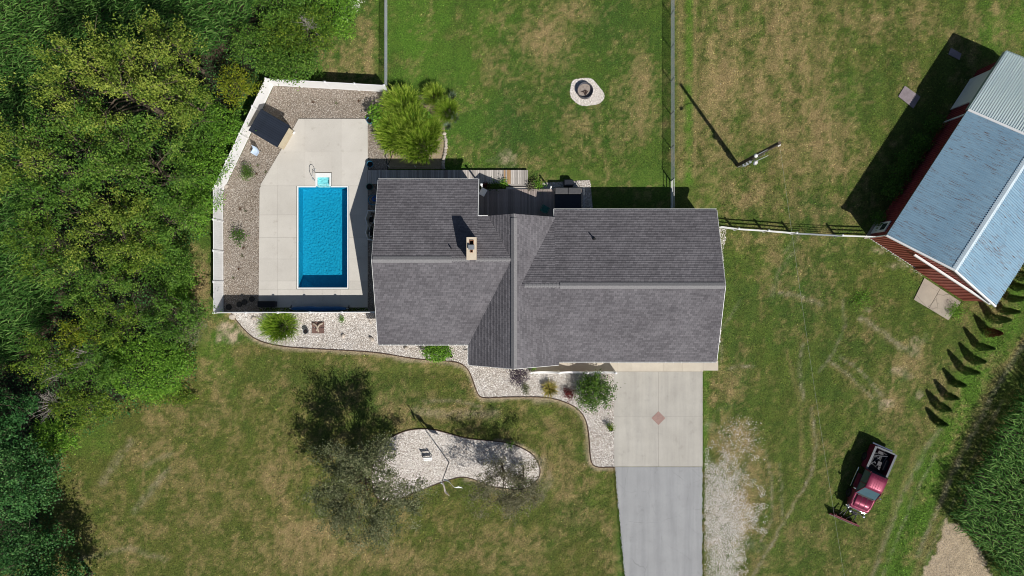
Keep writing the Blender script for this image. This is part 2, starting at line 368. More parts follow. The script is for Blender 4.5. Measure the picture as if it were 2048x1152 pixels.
def watermat():
    m, n, l, b = _m('pool_water'); co = coord(n, l, 'World'); n.remove(b)
    gl = n.new('ShaderNodeBsdfGlossy'); gl.inputs['Roughness'].default_value = .03
    tr = n.new('ShaderNodeBsdfTransparent'); tr.inputs['Color'].default_value = (.50,.88,.95,1)
    fr = n.new('ShaderNodeFresnel'); fr.inputs['IOR'].default_value = 1.33
    bp = n.new('ShaderNodeBump'); bp.inputs['Strength'].default_value = .55; bp.inputs['Distance'].default_value = .06
    l.new(noise(n, l, co, 5.5, 3, .6), bp.inputs['Height']); l.new(bp.outputs[0], gl.inputs['Normal']); l.new(bp.outputs[0], fr.inputs['Normal'])
    mx = n.new('ShaderNodeMixShader'); l.new(fr.outputs[0], mx.inputs[0]); l.new(tr.outputs[0], mx.inputs[1]); l.new(gl.outputs[0], mx.inputs[2])
    l.new(mx.outputs[0], n['Material Output'].inputs['Surface']); return m
M['water'] = watermat()
M['stepw'] = mat('white_fibreglass', (.78,.80,.79), (.72,.75,.74), 3, rough=.4)
# foliage (v: 0 dark .. 1 light)
M['lf_oak'] = leafmat('yellow_green_leaves', (.036,.108,.016), (.112,.225,.030), (.26,.37,.065))
M['lf_lime'] = leafmat('lime_lit_leaves', (.052,.112,.016), (.158,.240,.030), (.34,.40,.07))
M['lf_green'] = leafmat('green_leaves', (.045,.115,.018), (.110,.230,.030), (.21,.35,.055))
M['lf_vine'] = leafmat('bright_vine_leaves', (.060,.160,.018), (.145,.310,.030), (.27,.46,.06))
M['lf_olive'] = leafmat('olive_leaves', (.040,.102,.014), (.115,.205,.022), (.27,.35,.04))
M['lf_yellow'] = leafmat('yellow_leaves', (.09,.14,.012), (.22,.27,.018), (.42,.42,.03))
M['lf_dark'] = leafmat('dark_maple_leaves', (.020,.080,.022), (.055,.165,.040), (.15,.30,.09))
M['lf_sparse'] = leafmat('dull_grey_green_leaves', (.060,.078,.034), (.125,.145,.066), (.26,.265,.15), .15)
M['lf_sparse2'] = leafmat('pale_dry_leaves', (.09,.09,.05), (.16,.155,.09), (.27,.25,.16), .15)
M['lf_purple'] = leafmat('purple_leaves', (.035,.026,.040), (.075,.055,.080), (.13,.10,.13))
M['lf_red'] = leafmat('dark_red_leaves', (.06,.008,.012), (.13,.02,.022), (.24,.06,.05))
M['lf_juniper'] = leafmat('juniper_leaves', (.035,.085,.016), (.080,.165,.024), (.17,.28,.04))
M['lf_arbor'] = leafmat('arborvitae_leaves', (.028,.075,.017), (.065,.135,.028), (.13,.22,.05))
M['lf_arborbrown'] = leafmat('browned_arborvitae', (.05,.022,.010), (.11,.045,.02), (.18,.09,.04))
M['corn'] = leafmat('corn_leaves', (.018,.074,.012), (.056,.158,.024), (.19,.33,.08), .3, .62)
M['grasslime'] = leafmat('lime_grass_blades', (.075,.165,.014), (.21,.34,.028), (.44,.54,.09))
M['grassblue'] = leafmat('blue_green_yucca', (.06,.10,.05), (.13,.19,.11), (.26,.32,.22))
M['grassyellow'] = leafmat('yellow_edge_blades', (.14,.16,.02), (.33,.30,.07), (.55,.42,.16))
M['flower'] = leafmat('white_flowers', (.65,.68,.55), (.75,.76,.68), (.8,.8,.75), .1)

# ------------------------------------------------------------------ ground colouring (where the lawn is dry, lush or bare)
def seg_d(X, Y, pts):
    d = np.full(np.shape(X), 1e9)
    for (x0,y0),(x1,y1) in zip(pts[:-1], pts[1:]):
        dx,dy = x1-x0,y1-y0; t = np.clip(((X-x0)*dx+(Y-y0)*dy)/(dx*dx+dy*dy+1e-9),0,1)
        d = np.minimum(d, np.hypot(X-x0-t*dx, Y-y0-t*dy))
    return d
DRY = [(1090,80,70,60,.9),(1010,130,50,60,.6),(1000,60,40,60,.4),(1290,150,45,70,.6),(1265,235,60,50,.6),(1180,270,70,50,.4),(1130,20,80,30,.4),
 (1440,150,50,190,.75),(1560,160,120,190,.55),(1480,310,90,60,.45),(1620,270,80,90,.55),(1500,400,90,45,.5),(1530,50,90,80,.55),(1790,40,90,35,.45),(1700,60,60,60,.3),
 (1450,800,50,60,.6),(1470,880,45,60,.75),(1560,520,60,60,.35),(1810,720,40,70,.6),(1520,470,70,25,.45),(1640,900,60,120,.2),
 (640,1080,150,80,.6),(330,910,100,60,.5),(780,1120,110,40,.6),(970,1090,140,50,.45),(1120,870,60,90,.35),(560,950,70,90,.35),(230,1060,110,70,.3),(520,790,80,60,.35),
 (395,565,24,65,.9),(680,130,45,70,.6),(735,80,22,120,.75),(900,828,70,14,.6),(1090,930,20,60,.5),(1490,1000,40,120,.6),(330,830,60,30,.4),(1770,800,60,60,.4)]
LUSH = [(840,120,60,190,.75),(930,230,70,170,.5),(960,60,60,90,.25),(2010,50,80,70,.7),(430,720,50,100,.5),(300,950,60,60,.35),(1195,1000,40,160,.25),(600,720,120,20,.4),
 (1800,1020,40,70,.5),(1850,560,60,40,.3),(1300,380,60,30,.2),(180,880,60,30,.5)]
DARKG = [(1020,260,90,90,.5),(1230,60,70,60,.4),(1150,200,70,50,.35),(1700,200,60,90,.4),(1620,420,70,40,.4),(1600,620,80,120,.4),(1690,700,80,90,.4),(740,790,200,60,.4),(560,740,120,40,.35),(1000,770,40,80,.3),(1130,1050,90,90,.3),(1490,650,40,160,.35),(950,970,60,25,.4)]
BARE = [(452,655,22,20,.9),(460,668,16,16,.8),(1779,806,13,12,.9),(1840,790,7,6,.8),(1015,316,22,12,.6),(1018,322,34,16,.35),(1735,620,10,8,.7),(1830,700,14,18,.5),(1800,740,18,10,.45),(1760,500,12,8,.5),(1800,530,26,6,.5)]
PATH = [(1890,1040),(1925,1055),(1960,1100),(1990,1165),(1835,1165),(1850,1130),(1868,1110),(1885,1075)]
TRACKS = [([(1560,588),(1600,592),(1645,612)],4,.7),([(1655,718),(1700,755),(1750,800)],3,.7),([(1680,715),(1725,745),(1760,790)],3,.6),([(1720,638),(1770,668),(1810,700)],5,.7),([(1685,600),(1690,650),(1670,700),(1640,740)],3,.45),
 ([(1455,738),(1480,730),(1510,732)],3,.7),([(1590,500),(1560,540),(1545,590)],6,.35),([(1605,690),(1600,740),(1607,800)],4,.5),([(1622,820),(1632,890),(1622,950),(1590,1005),(1550,1075),(1505,1152)],2.5,.8),([(1530,900),(1543,960),(1545,1040),(1520,1085)],2.5,.6),([(1560,930),(1562,1000),(1568,1050)],2.5,.5),
 ([(1745,1152),(1800,1000),(1850,900),(1880,860)],5,.45),([(1765,1152),(1820,1010),(1870,910)],3,.4),([(1835,1110),(1900,960),(1990,780),(2048,690)],5,.6),([(1850,1125),(1915,985),(2005,800)],3,.4),
 ([(262,885),(230,925),(205,965)],8,.5),([(335,940),(300,985),(270,1020)],7,.55),([(345,905),(290,930)],4,.3),([(840,805),(900,800),(960,812)],4,.4),([(830,822),(900,830),(990,826)],9,.5),([(1085,920),(1100,960),(1080,1000)],7,.4),([(160,1120),(260,1095),(330,1120)],6,.4),([(1480,600),(1440,660),(1445,720)],3,.3),([(1600,470),(1570,500)],5,.4)]
def blobs(L, X, Y, warp):
    r = np.zeros(X.shape)
    for cx,cy,rx,ry,s in L:
        q = np.sqrt(((X-cx)/rx)**2+((Y-cy)/ry)**2)*np.maximum(1+warp,.45); r = np.maximum(r, s*np.clip(1.35-q,0,1))
    return r
def lawn_color(PX, PY):
    n1 = fbm(PX,PY,90,1); n2 = fbm(PX,PY,30,21); n3 = fbm(PX,PY,11,41); n4 = fbm(PX,PY,160,61,3)
    wp = (n2-.5)*1.6+(n3-.5)*.9
    n5 = fbm(PX,PY,6,141,3); st = fbm(PX,PY*.35,14,171,3)
    dry = np.clip(blobs(DRY,PX,PY,wp)*(.35+1.3*n3) + (n2-.55)*1.5 + (n1-.5)*.7 + (n5-.5)*1.5 + (st-.5)*.6 - .10*((PX>760)&(PX<1340)&(PY<350)) + .10*((PX>1395)&(PX<1720)&(PY<440)) + .10*((PX<1230)&(PY>700)), 0, 1)
    lush = np.clip(blobs(LUSH,PX,PY,wp)+(n4-.62)*.8+(n3-.62)*.5,0,1); dk = np.clip(blobs(DARKG,PX,PY,wp)+(n1-.6)*.7,0,1)
    # lush strips: along the saplings, beside the chain-link fence, along the drive
    for pts,wd,s in (([(1790,1152),(1850,1000),(1905,860),(1960,740),(2048,600)],34,.8),([(1379,-20),(1378,360)],8,.75),([(1410,740),(1409,935)],9,.7),([(752,0),(752,170)],6,.2)):
        lush = np.maximum(lush, s*np.clip(1.4-seg_d(PX,PY,pts)/wd*(1+wp*.6),0,1))
    for pts,wd,s in (([(1622,820),(1630,900),(1615,965),(1585,1010),(1545,1080),(1505,1152)],4,.5),([(1391,-20),(1390,350)],5,.7),([(1362,-20),(1361,350)],7,.6),
                     ([(1570,590),(1640,605)],5,.5),([(1660,725),(1740,795)],5,.45),([(1720,640),(1800,690)],6,.5),([(1460,735),(1500,732)],4,.5),([(1830,1152),(1900,950),(1990,760),(2048,680)],6,.55),
                     ([(1740,1152),(1810,960),(1840,880)],5,.4),([(250,900),(215,950),(190,985)],9,.35),([(340,950),(290,1010)],8,.35),([(1572,700),(1600,800),(1604,930)],4,.4)):
        dry = np.maximum(dry, s*(.25+1.3*n5)*np.clip(1.5-seg_d(PX+10*(n3-.5),PY+10*(n2-.5),pts)/wd*(1+wp*.8),0,1))
    bare = np.clip((blobs(BARE,PX,PY,wp*1.6)*1.5-.1)*np.clip((n5-.22)*2.2,0,1.2),0,1)
    bare = np.maximum(bare, np.where(inside(PATH,PX+14*(n2-.5),PY+24*(n3-.5)),.95,0))
    # soil strip outside the bed edging
    for e,wd in ((EDGE1,6),(EDGE2[25:70],5)):
        bare = np.maximum(bare, .85*np.clip(1.5-seg_d(PX,PY,e)/wd*(1+wp*.8),0,1))
    gv=np.clip(1.3-np.sqrt(((PX-1444)/46)**2+((PY-1040)/125)**2)*np.maximum(.5,1+wp*.8),0,1)*(PX>1408)*np.clip(n5*1.9-.1,0,1); bare=np.maximum(bare,.5*gv)
    def C(*c): return np.array(c)[None,:]
    f = lambda a: a.ravel()[:,None]
    wm = np.clip(np.where((PX<1235)&(PY>690),1.0,np.where(PX>1350,.55,.1))+(n2-.5)*.8,0,1); mixn = np.clip(n3*.5+n5*.5+ (n5-.5)*.6,0,1)
    c = (C(.042,.094,.013)*(1-f(mixn))+C(.092,.146,.022)*f(mixn))*(1-f(wm))+(C(.062,.092,.016)*(1-f(mixn))+C(.132,.136,.030)*f(mixn))*f(wm)
    c = c*(1-f(dk)*.8)+C(.026,.074,.014)*f(dk)*.85
    c = c*(1-f(lush)*.85)+C(.085,.190,.018)*f(lush)*.85
    c = c*(1-f(dry)*.9)+C(.300,.225,.105)*f(dry)*.88
    bc = C(.37,.295,.205)*(.62+.75*f(n5)); gf=np.clip(f(gv)*1.2,0,1); bc = bc*(1-gf)+C(.46,.44,.40)*(.7+.6*f(n5))*gf
    c = c*(1-f(bare))+bc*f(bare)
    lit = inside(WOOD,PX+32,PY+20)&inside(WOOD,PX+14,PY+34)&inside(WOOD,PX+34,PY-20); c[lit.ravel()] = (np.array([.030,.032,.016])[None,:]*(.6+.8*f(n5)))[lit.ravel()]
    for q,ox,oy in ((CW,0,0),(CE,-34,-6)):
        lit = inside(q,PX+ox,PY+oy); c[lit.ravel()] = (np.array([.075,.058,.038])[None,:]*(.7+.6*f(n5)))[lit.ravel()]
    # mowing passes: slightly paler and darker swaths (bent-over grass)
    sw = np.where((PX>1395)&(PY<440), .09*np.sin(PX/7.5), 0)
    d2 = seg_d(PX,PY,EDGE2[::4]); sw = sw+np.where((PX<1225)&(PY>700), .09*np.sin(d2/6.5+n1*3)*np.clip(1.4-d2/260,0,1), 0)
    d3 = seg_d(PX,PY,[(1600,440),(1640,600),(1620,760),(1560,900),(1500,1152)]); sw = sw+np.where((PX>1440)&(PY>460), .08*np.sin(d3/7+n1*4), 0)
    c = c*(1+f(sw)*(1-f(bare)))
    for pts,wd,s in TRACKS:
        k = s*np.clip(1.4-seg_d(PX+8*(n3-.5),PY+8*(n2-.5),pts)/wd,0,1)*np.clip(n5*2.2-.5,0,1.2); c = c+(C(.27,.25,.17)-c)*np.clip(f(k),0,1)
    return c, bare
BED1 = [(752,622),(463,626),(473,640),(492,663),(515,681),(560,693),(640,698),(720,702),(770,707),(830,718),(880,721),(918,724),(938,738),(950,773),(958,794),(975,796),(1000,794),(1090,793),(1130,803),(1158,818),(1174,842),(1179,880),(1181,922),(1190,935),(1228,934),(1228,740),(1060,745),(1060,650),(800,640)]
EDGE1 = smooth_poly(BED1[1:25], 2, closed=False)
BED1s = [BED1[0]] + EDGE1 + BED1[25:]
BED2 = [(752,994),(768,1003),(800,998),(830,985),(870,969),(897,960),(922,953),(945,957),(965,966),(990,974),(1015,977),(1040,981),(1062,973),(1079,955),(1081,935),(1068,910),(1045,896),(1018,885),(980,881),(940,878),(905,869),(870,859),(845,857),(815,860),(790,870),(768,884),(750,908),(743,945),(745,975)]
EDGE2 = smooth_poly(BED2, 2); EDGE2 = EDGE2 + EDGE2[:1]

WOOD=[(-90,250),(60,250),(110,150),(330,40),(470,60),(530,-40),(720,-40),(715,40),(640,130),(620,150),(548,160),(535,165),(440,375),(425,400),(418,470),(385,490),(365,560),(380,590),(400,620),(395,760),(350,800),(210,850),(140,900),(110,960),(110,1160),(-90,1160)]
CW=[(-60,-60),(560,-60),(505,60),(430,120),(330,110),(120,190),(95,270),(60,330),(90,420),(110,500),(130,580),(120,640),(85,690),(30,735),(-60,760)]
CE=[(2110,690),(2080,700),(2010,800),(1950,890),(1895,985),(1893,1020),(1900,1048),(1925,1070),(1965,1100),(1990,1160),(2110,1180)]
def ground():
    xs = np.concatenate([[-4000,-800,-200,-80], np.arange(-47,47.01,.22), [80,200,800,4000]])
    ys = np.concatenate([[-4000,-800,-200,-60], np.arange(-27,27.01,.22), [60,200,800,4000]])
    X,Y = np.meshgrid(xs,ys); PX = X*24+1024; PY = 576-Y*24
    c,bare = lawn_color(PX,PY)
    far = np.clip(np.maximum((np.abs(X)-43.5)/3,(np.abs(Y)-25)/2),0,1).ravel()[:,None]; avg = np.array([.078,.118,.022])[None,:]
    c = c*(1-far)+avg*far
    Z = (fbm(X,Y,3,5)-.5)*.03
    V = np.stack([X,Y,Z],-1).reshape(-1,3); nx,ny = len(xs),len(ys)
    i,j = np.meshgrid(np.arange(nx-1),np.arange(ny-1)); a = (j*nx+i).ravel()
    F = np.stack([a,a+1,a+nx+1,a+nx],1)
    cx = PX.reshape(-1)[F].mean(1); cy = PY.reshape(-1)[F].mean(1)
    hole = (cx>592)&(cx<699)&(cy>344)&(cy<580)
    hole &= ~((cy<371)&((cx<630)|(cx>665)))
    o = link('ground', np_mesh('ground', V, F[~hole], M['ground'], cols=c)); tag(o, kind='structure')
ground()
def grass():
    n = 720000
    x = NR.uniform(-43.5,43.5,n); y = NR.uniform(-24.8,24.8,n); PX = x*24+1024; PY = 576-y*24
    bad = inside(BED1s,PX,PY)|inside(BED2,PX,PY)|((PX>425)&(PX<772)&(PY>175)&(PY<626)&~((PX<545)&(PY<385)&((PX-446)/101*212<(383-PY)-0)))|((PX>740)&(PX<1440)&(PY>338)&(PY<745))|((PX>1226)&(PX<1406)&(PY>700))|(((PX-1172)/34)**2+((PY-184)/29)**2<1)
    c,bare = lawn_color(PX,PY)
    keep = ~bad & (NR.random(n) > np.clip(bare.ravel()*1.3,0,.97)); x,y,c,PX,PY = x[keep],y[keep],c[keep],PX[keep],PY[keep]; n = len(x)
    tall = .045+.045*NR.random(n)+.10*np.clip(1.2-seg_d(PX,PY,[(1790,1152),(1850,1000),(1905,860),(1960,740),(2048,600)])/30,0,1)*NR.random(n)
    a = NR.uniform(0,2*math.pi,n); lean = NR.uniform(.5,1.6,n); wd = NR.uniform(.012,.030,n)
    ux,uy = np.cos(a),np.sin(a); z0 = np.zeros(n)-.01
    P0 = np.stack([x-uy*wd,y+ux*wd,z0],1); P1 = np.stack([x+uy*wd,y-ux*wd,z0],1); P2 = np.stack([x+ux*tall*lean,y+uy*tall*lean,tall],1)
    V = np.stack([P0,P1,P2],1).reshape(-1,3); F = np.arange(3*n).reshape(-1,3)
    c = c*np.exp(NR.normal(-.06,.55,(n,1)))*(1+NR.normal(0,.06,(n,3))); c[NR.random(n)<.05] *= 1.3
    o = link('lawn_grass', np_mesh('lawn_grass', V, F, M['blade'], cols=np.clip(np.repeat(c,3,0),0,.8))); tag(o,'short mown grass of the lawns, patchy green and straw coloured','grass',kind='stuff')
grass()
def edge_tufts():
    rng=np.random.default_rng(77); n=4200; t=rng.random(n); side=rng.random(n)<.5
    y=np.where(side,935+230*t,745+420*t); x=np.where(side,1229+24*(y-934)/266,1405.0)+rng.normal(0,1.3,n)*1.0+np.where(side,-.8,.8); PX,PY=x,y; c,_=lawn_color(PX,PY); X=(x-1024)/24; Y=(576-y)/24
    a=rng.uniform(0,6.28,n); h=rng.uniform(.04,.10,n); wd=.018; z=np.full(n,.0); ux,uy=np.cos(a),np.sin(a)
    V=np.stack([np.stack([X-uy*wd,Y+ux*wd,z],1),np.stack([X+uy*wd,Y-ux*wd,z],1),np.stack([X+ux*h,Y+uy*h,h],1)],1).reshape(-1,3); c=c*np.exp(rng.normal(.1,.4,(n,1)))
    o=link('edge_grass',np_mesh('edge_grass',V,np.arange(3*n).reshape(-1,3),M['blade'],cols=np.clip(np.repeat(c,3,0),0,.8))); tag(o,'longer grass creeping over the edges of the drive','grass',kind='stuff')
edge_tufts()
def sheet(name, poly, z, m, kind='structure', z0=None):
    b = MB(); b.prism([W2(*p) for p in poly], z-.05 if z0 is None else z0, z)
    o = b.build(name, m); tag(o, kind=kind); return o
def stones(name, poly, n, smin, smax, m, z=.02, holes=(), label=None, dens=None):
    xs=[p[0] for p in poly]; ys=[p[1] for p in poly]
    x = NR.uniform(min(xs),max(xs),n); y = NR.uniform(min(ys),max(ys),n); k = inside(poly,x,y)
    for h in holes: k &= ~inside(h,x,y)
    if dens is not None: k &= NR.random(n) < dens(x,y)
    x,y = x[k],y[k]; n = len(x); s = NR.uniform(smin,smax,n)
    base = np.array([(1,0,0),(0,1,0),(-1,0,0),(0,-1,0),(0,0,.75),(0,0,-.6)]); F0 = np.array([(0,1,4),(1,2,4),(2,3,4),(3,0,4)])
    a = NR.uniform(0,6.28,n); V = base[None]*s[:,None,None]*NR.uniform(.65,1.3,(n,6,1))
    ca,sa = np.cos(a)[:,None],np.sin(a)[:,None]; vx = V[:,:,0]*ca-V[:,:,1]*sa*.75; vy = V[:,:,0]*sa+V[:,:,1]*ca*.75
    V = np.stack([vx+((x-1024)/24)[:,None], vy+((576-y)/24)[:,None], V[:,:,2]+z],-1).reshape(-1,3)
    F = (F0[None]+np.arange(n)[:,None,None]*6).reshape(-1,3)
    o = link(name, np_mesh(name, V, F, m)); tag(o,label,'gravel',kind='stuff'); return o
sheet('gravel_bed', BED1s, .035, M['gravel_w'])
stones('bed_gravel', BED1s, 42000, .028, .06, M['stone_w'], .035, holes=[[(757,600),(757,690),(940,690),(940,728),(1120,728),(1120,600)]], label='pale river gravel in the bed along the house front')
sheet('gravel_island', BED2, .036, M['gravel_w'])
stones('island_gravel', BED2, 26000, .028, .06, M['stone_w'], .036, label='pale river gravel in the island bed under the flagpole')
POOLYARD = [(447,624),(447,384),(548,172),(776,184),(776,345),(757,345),(757,624)]
sheet('pool_yard_gravel', POOLYARD+[(736,624),(736,238),(598,238),(520,377),(518,615),(518,624)], .03, M['gravel_b'])
DECK = [(598,238),(736,238),(736,615),(518,615),(520,377)]
sheet('house_side_gravel', [(736,620),(757,620),(757,345),(736,345)], .031, M['gravel_b'])
stones('pool_gravel', POOLYARD, 42000, .02, .042, M['stone_b'], .03, holes=[DECK], label='brown pea gravel round the pool deck inside the white fence')
sheet('planting_bed_soil', [(780,190),(860,190),(880,215),(890,250),(890,338),(776,338),(757,300),(764,250)], .028, mat('tan_bed_sand', (.36,.28,.19), (.28,.22,.15), 3, bump=.3))
PIT = [(1172+34*math.cos(a)*(1+.09*math.sin(3*a+1)), 184+28*math.sin(a)*(1+.07*math.sin(4*a))+6*math.cos(a)) for a in np.linspace(0,2*math.pi,40,endpoint=False)]
sheet('fire_pit_gravel', PIT, .03, M['gravel_w'])
stones('pit_gravel', PIT, 5200, .025, .05, M['stone_w'], .03, label='pale gravel pad round the fire ring')
def gdens(x,y):
    q=np.sqrt(((x-1444)/46)**2+((y-1040)/125)**2)*np.maximum(.5,1+(fbm(x,y,24,77)-.5)*1.6); q2=np.sqrt(((x-1480)/40)**2+((y-880)/45)**2)
    return np.clip(np.maximum(np.clip(1.35-q,0,1)*1.5*np.clip((x-1406)/8,0,1),.28*np.clip(1.3-q2,0,1))*(.35+1.3*fbm(x,y,9,78)),0,1)
stones('drive_side_gravel', [(1406,830),(1540,830),(1540,1165),(1404,1165)], 30000, .024, .05, M['stone_w'], .01, label='pale gravel scattered in the grass beside the asphalt drive', dens=gdens)
stones('house_edge_gravel', [(1437,455),(1452,458),(1452,480),(1446,500),(1450,560),(1444,640),(1440,690),(1434,690),(1436,560)], 2600, .025, .05, M['stone_w'], .01, label='pale gravel strip along the right end wall of the house', dens=lambda x,y: np.clip(fbm(x,y,14,7)*1.4,0,1))
stones('path_stones', PATH, 2500, .015, .035, M['stone_b'], .0, label='small stones on the sandy field track')
stones('barn_foot_gravel', [(1742,480),(1775,490),(1850,545),(1845,556),(1770,502)], 1500, .02, .05, M['stone_w'], 0, label='pale gravel at the foot of the red barn front')

def clip_poly(poly, x0,x1,y0,y1):
    def cl(P, f, g):
        r=[]
        for i in range(len(P)):
            a=P[i]; b=P[(i+1)%len(P)]; fa,fb=f(a),f(b)
            if fa>=0: r.append(a)
            if (fa>=0)!=(fb>=0): t=fa/(fa-fb); r.append((a[0]+(b[0]-a[0])*t,a[1]+(b[1]-a[1])*t))
        return r
    for f in (lambda p:p[0]-x0, lambda p:x1-p[0], lambda p:p[1]-y0, lambda p:y1-p[1]):
        poly = cl(poly,f,None)
        if len(poly)<3: return []
    return poly
def slabs(name, cells, poly, z, m, gap=.12, z0=-.02):
    root = empty(name, (0,0,0)); tag(root, kind='structure')
    for (x0,x1,y0,y1) in cells:
        q = clip_poly(poly,x0+gap,x1-gap,y0+gap,y1-gap) if poly else [(x0+gap,y0+gap),(x1-gap,y0+gap),(x1-gap,y1-gap),(x0+gap,y1-gap)]
        if len(q)<3: continue
        MB().prism([W2(*p) for p in q], z0, z).build('slab', m, root)
    return root
# pool deck slabs
cells = [(518,610,238,304),(610,684,238,304),(684,736,238,304),(518,556,304,372),(556,610,304,372),(610,631,304,372),(631,664,304,345),(664,684,304,372),(684,736,304,372)]
for y0,y1 in ((372,430),(430,475),(475,518),(518,562),(562,578.5)):
    cells += [(518,556,y0,y1),(556,593.5,y0,y1),(698.5,736,y0,y1)]
cells += [(a,b,578.5,615) for a,b in ((518,556),(556,607),(607,645),(645,682),(682,736))]
slabs('pool_deck', cells, DECK, .10, M['conc'])
MB().prism([W2(*p) for p in [(599,239),(735,239),(735,371),(665,371),(665,344),(630,344),(630,371),(521,371)]], -.03,.092).build('pool_deck_joint', M['conc']); tag(bpy.data.objects['pool_deck_joint'], kind='structure')
# driveway
d = slabs('driveway_slab', [(1228,1316.5,743,832),(1316.5,1405,743,832),(1228,1316.5,832,933),(1316.5,1405,832,933)], None, .06, M['conc2'])
q = W2(1316.5,836)
MB().cbox((q[0],q[1],.045),.82,.82,.05,rz=R(45)).build('diamond_inlay', M['diamond'], d)
slabs('apron_walk', [(1060,1140,722,743),(1140,1234,722,743),(1234,1262,722,743),(1262,1327,722,743),(1327,1364,722,743),(1364,1406,722,743),(1406,1436,722,741)], None, .07, mat('apron_concrete', (.52,.47,.39), (.46,.41,.34), 1.2, rough=.9, objrand=.05))
_r=random.Random(3); _l=[(1229+24*(y-934)/266+_r.uniform(-1.3,1.3),y) for y in range(1200,934,-5)]; _q=[(1404.5+_r.uniform(-1.2,1.2),y) for y in range(936,1200,5)]
sheet('asphalt_drive', [(1229,934),(1405,934)]+_q+_l, .035, M['asphalt'])
# barn apron
ap = empty('barn_apron', (0,0,0)); tag(ap, kind='structure')
def lerp(a,b,t): return (a[0]+(b[0]-a[0])*t, a[1]+(b[1]-a[1])*t)
A,B,C_,D_ = (1848,556),(1921,604),(1896,640),(1827,599)
m1,m2 = lerp(A,B,.43),lerp(D_,C_,.43); m3,m4 = lerp(A,B,.44),lerp(D_,C_,.44)
for q in ([A,m1,m2,D_],[m3,B,C_,m4]): MB().prism([W2(*p) for p in q],-.02,.07).build('slab',M['conc3'],ap)

# garden edging
def edging(name, pts, label):
    p = [(*W2(*q), .05) for q in pts]
    b = MB(); b.tube(p, .045, 5); o = b.build(name, M['edging']); tag(o, label, 'edging')
edging('garden_edging', EDGE1, 'long curved brown edging round the gravel bed at the house front')
edging('garden_edging', EDGE2, 'brown edging ring round the island gravel bed with the flagpole')

# ------------------------------------------------------------------ swimming pool
pr = empty('swimming_pool', (*W2(645,476),0), 0, 'rectangular in-ground pool with blue water and white coping', 'pool')
x0,y1_ = W2(597,374.5); x1,y0_ = W2(695.5,575.5); dp = -1.25
b = MB(); t=.06
b.box(x0-t,x1+t,y0_-t,y1_+t,dp-.06,dp)                     # floor
b.box(x0-t,x0,y0_-t,y1_+t,dp,.06); b.box(x1,x1+t,y0_-t,y1_+t,dp,.06); b.box(x0,x1,y0_-t,y0_,dp,.06)
sx0,sx1 = W2(634,0)[0],W2(661,0)[0]
b.box(x0,sx0,y1_,y1_+t,dp,.06); b.box(sx1,x1,y1_,y1_+t,dp,.06); b.box(sx0,sx1,y1_,y1_+t,dp,-.45)
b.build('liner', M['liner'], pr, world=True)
# deep-end slope along the lower end
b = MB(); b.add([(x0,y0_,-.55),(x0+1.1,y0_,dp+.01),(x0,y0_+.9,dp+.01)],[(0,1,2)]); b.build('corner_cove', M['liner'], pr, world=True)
cw = .085
for (ax,bx,ay,by) in ((x0-cw,x0+.01,y0_-cw,y1_+cw),(x1-.01,x1+cw,y0_-cw,y1_+cw),(x0+.01,x1-.01,y0_-cw,y0_+.01),(x0+.01,sx0-.05,y1_-.01,y1_+cw),(sx1+.05,x1-.01,y1_-.01,y1_+cw)):
    MB().box(ax,bx,ay,by,.04,.125).build('coping', M['stepw'], pr, world=True)
b = MB(); b.add([(x0,y0_,-.04),(x1,y0_,-.04),(x1,y1_,-.04),(x0,y1_,-.04)],[(0,1,2,3)]); b.build('water', M['water'], pr, world=True)
stx0,sty1 = W2(632,346.5); stx1,sty0 = W2(662.5,373); sm = (stx0+stx1)/2
st = MB(); st.box(stx0+.1,stx1-.1,sty0-.02,sty1-.32,-.50,-.30); st.box(stx0+.1,stx1-.1,sty0+.55,sty1-.32,-.30,-.16)
sto = st.build('entry_steps', mat('pale_green_step', (.78,.84,.80), (.72,.79,.75), 3, rough=.5), pr, world=True)
b = MB(); b.box(stx0-.02,stx0+.12,sty0+.02,sty1,-.4,.13); b.box(stx1-.12,stx1+.02,sty0+.02,sty1,-.4,.13); b.box(stx0+.12,stx1-.12,sty1-.34,sty1,-.4,.13)
b.build('step_shell', M['stepw'], sto, world=False); sh = bpy.data.objects['step_shell']; sh.matrix_parent_inverse = Matrix.Identity(4)
b = MB(); b.add([(stx0+.12,sty0+.02,-.05),(stx1-.12,sty0+.02,-.05),(stx1-.12,sty1-.34,-.05),(stx0+.12,sty1-.34,-.05)],[(0,1,2,3)]); b.build('step_water', M['water'], pr, world=True)
# handrail
hx,hy = W2(631,362); hr = empty('pool_handrail', (hx,hy,.1), 0, 'stainless looped handrail beside the white pool steps', 'handrail')
b = MB(); pts = smooth_poly([(0,0,0),(0,0,.86),(.02,.55,.92),(.04,.95,.62),(.04,.95,.18),(.02,.62,.12),(.02,.60,.5)],2,False); b.tube(pts,.022,8); b.build('rail',M['steel'],hr,True)
for yy in (0,.95): MB().lathe([(.055,0),(.055,.02),(.03,.03)],(0,yy,0),12).build('base_flange',M['steel'],hr)
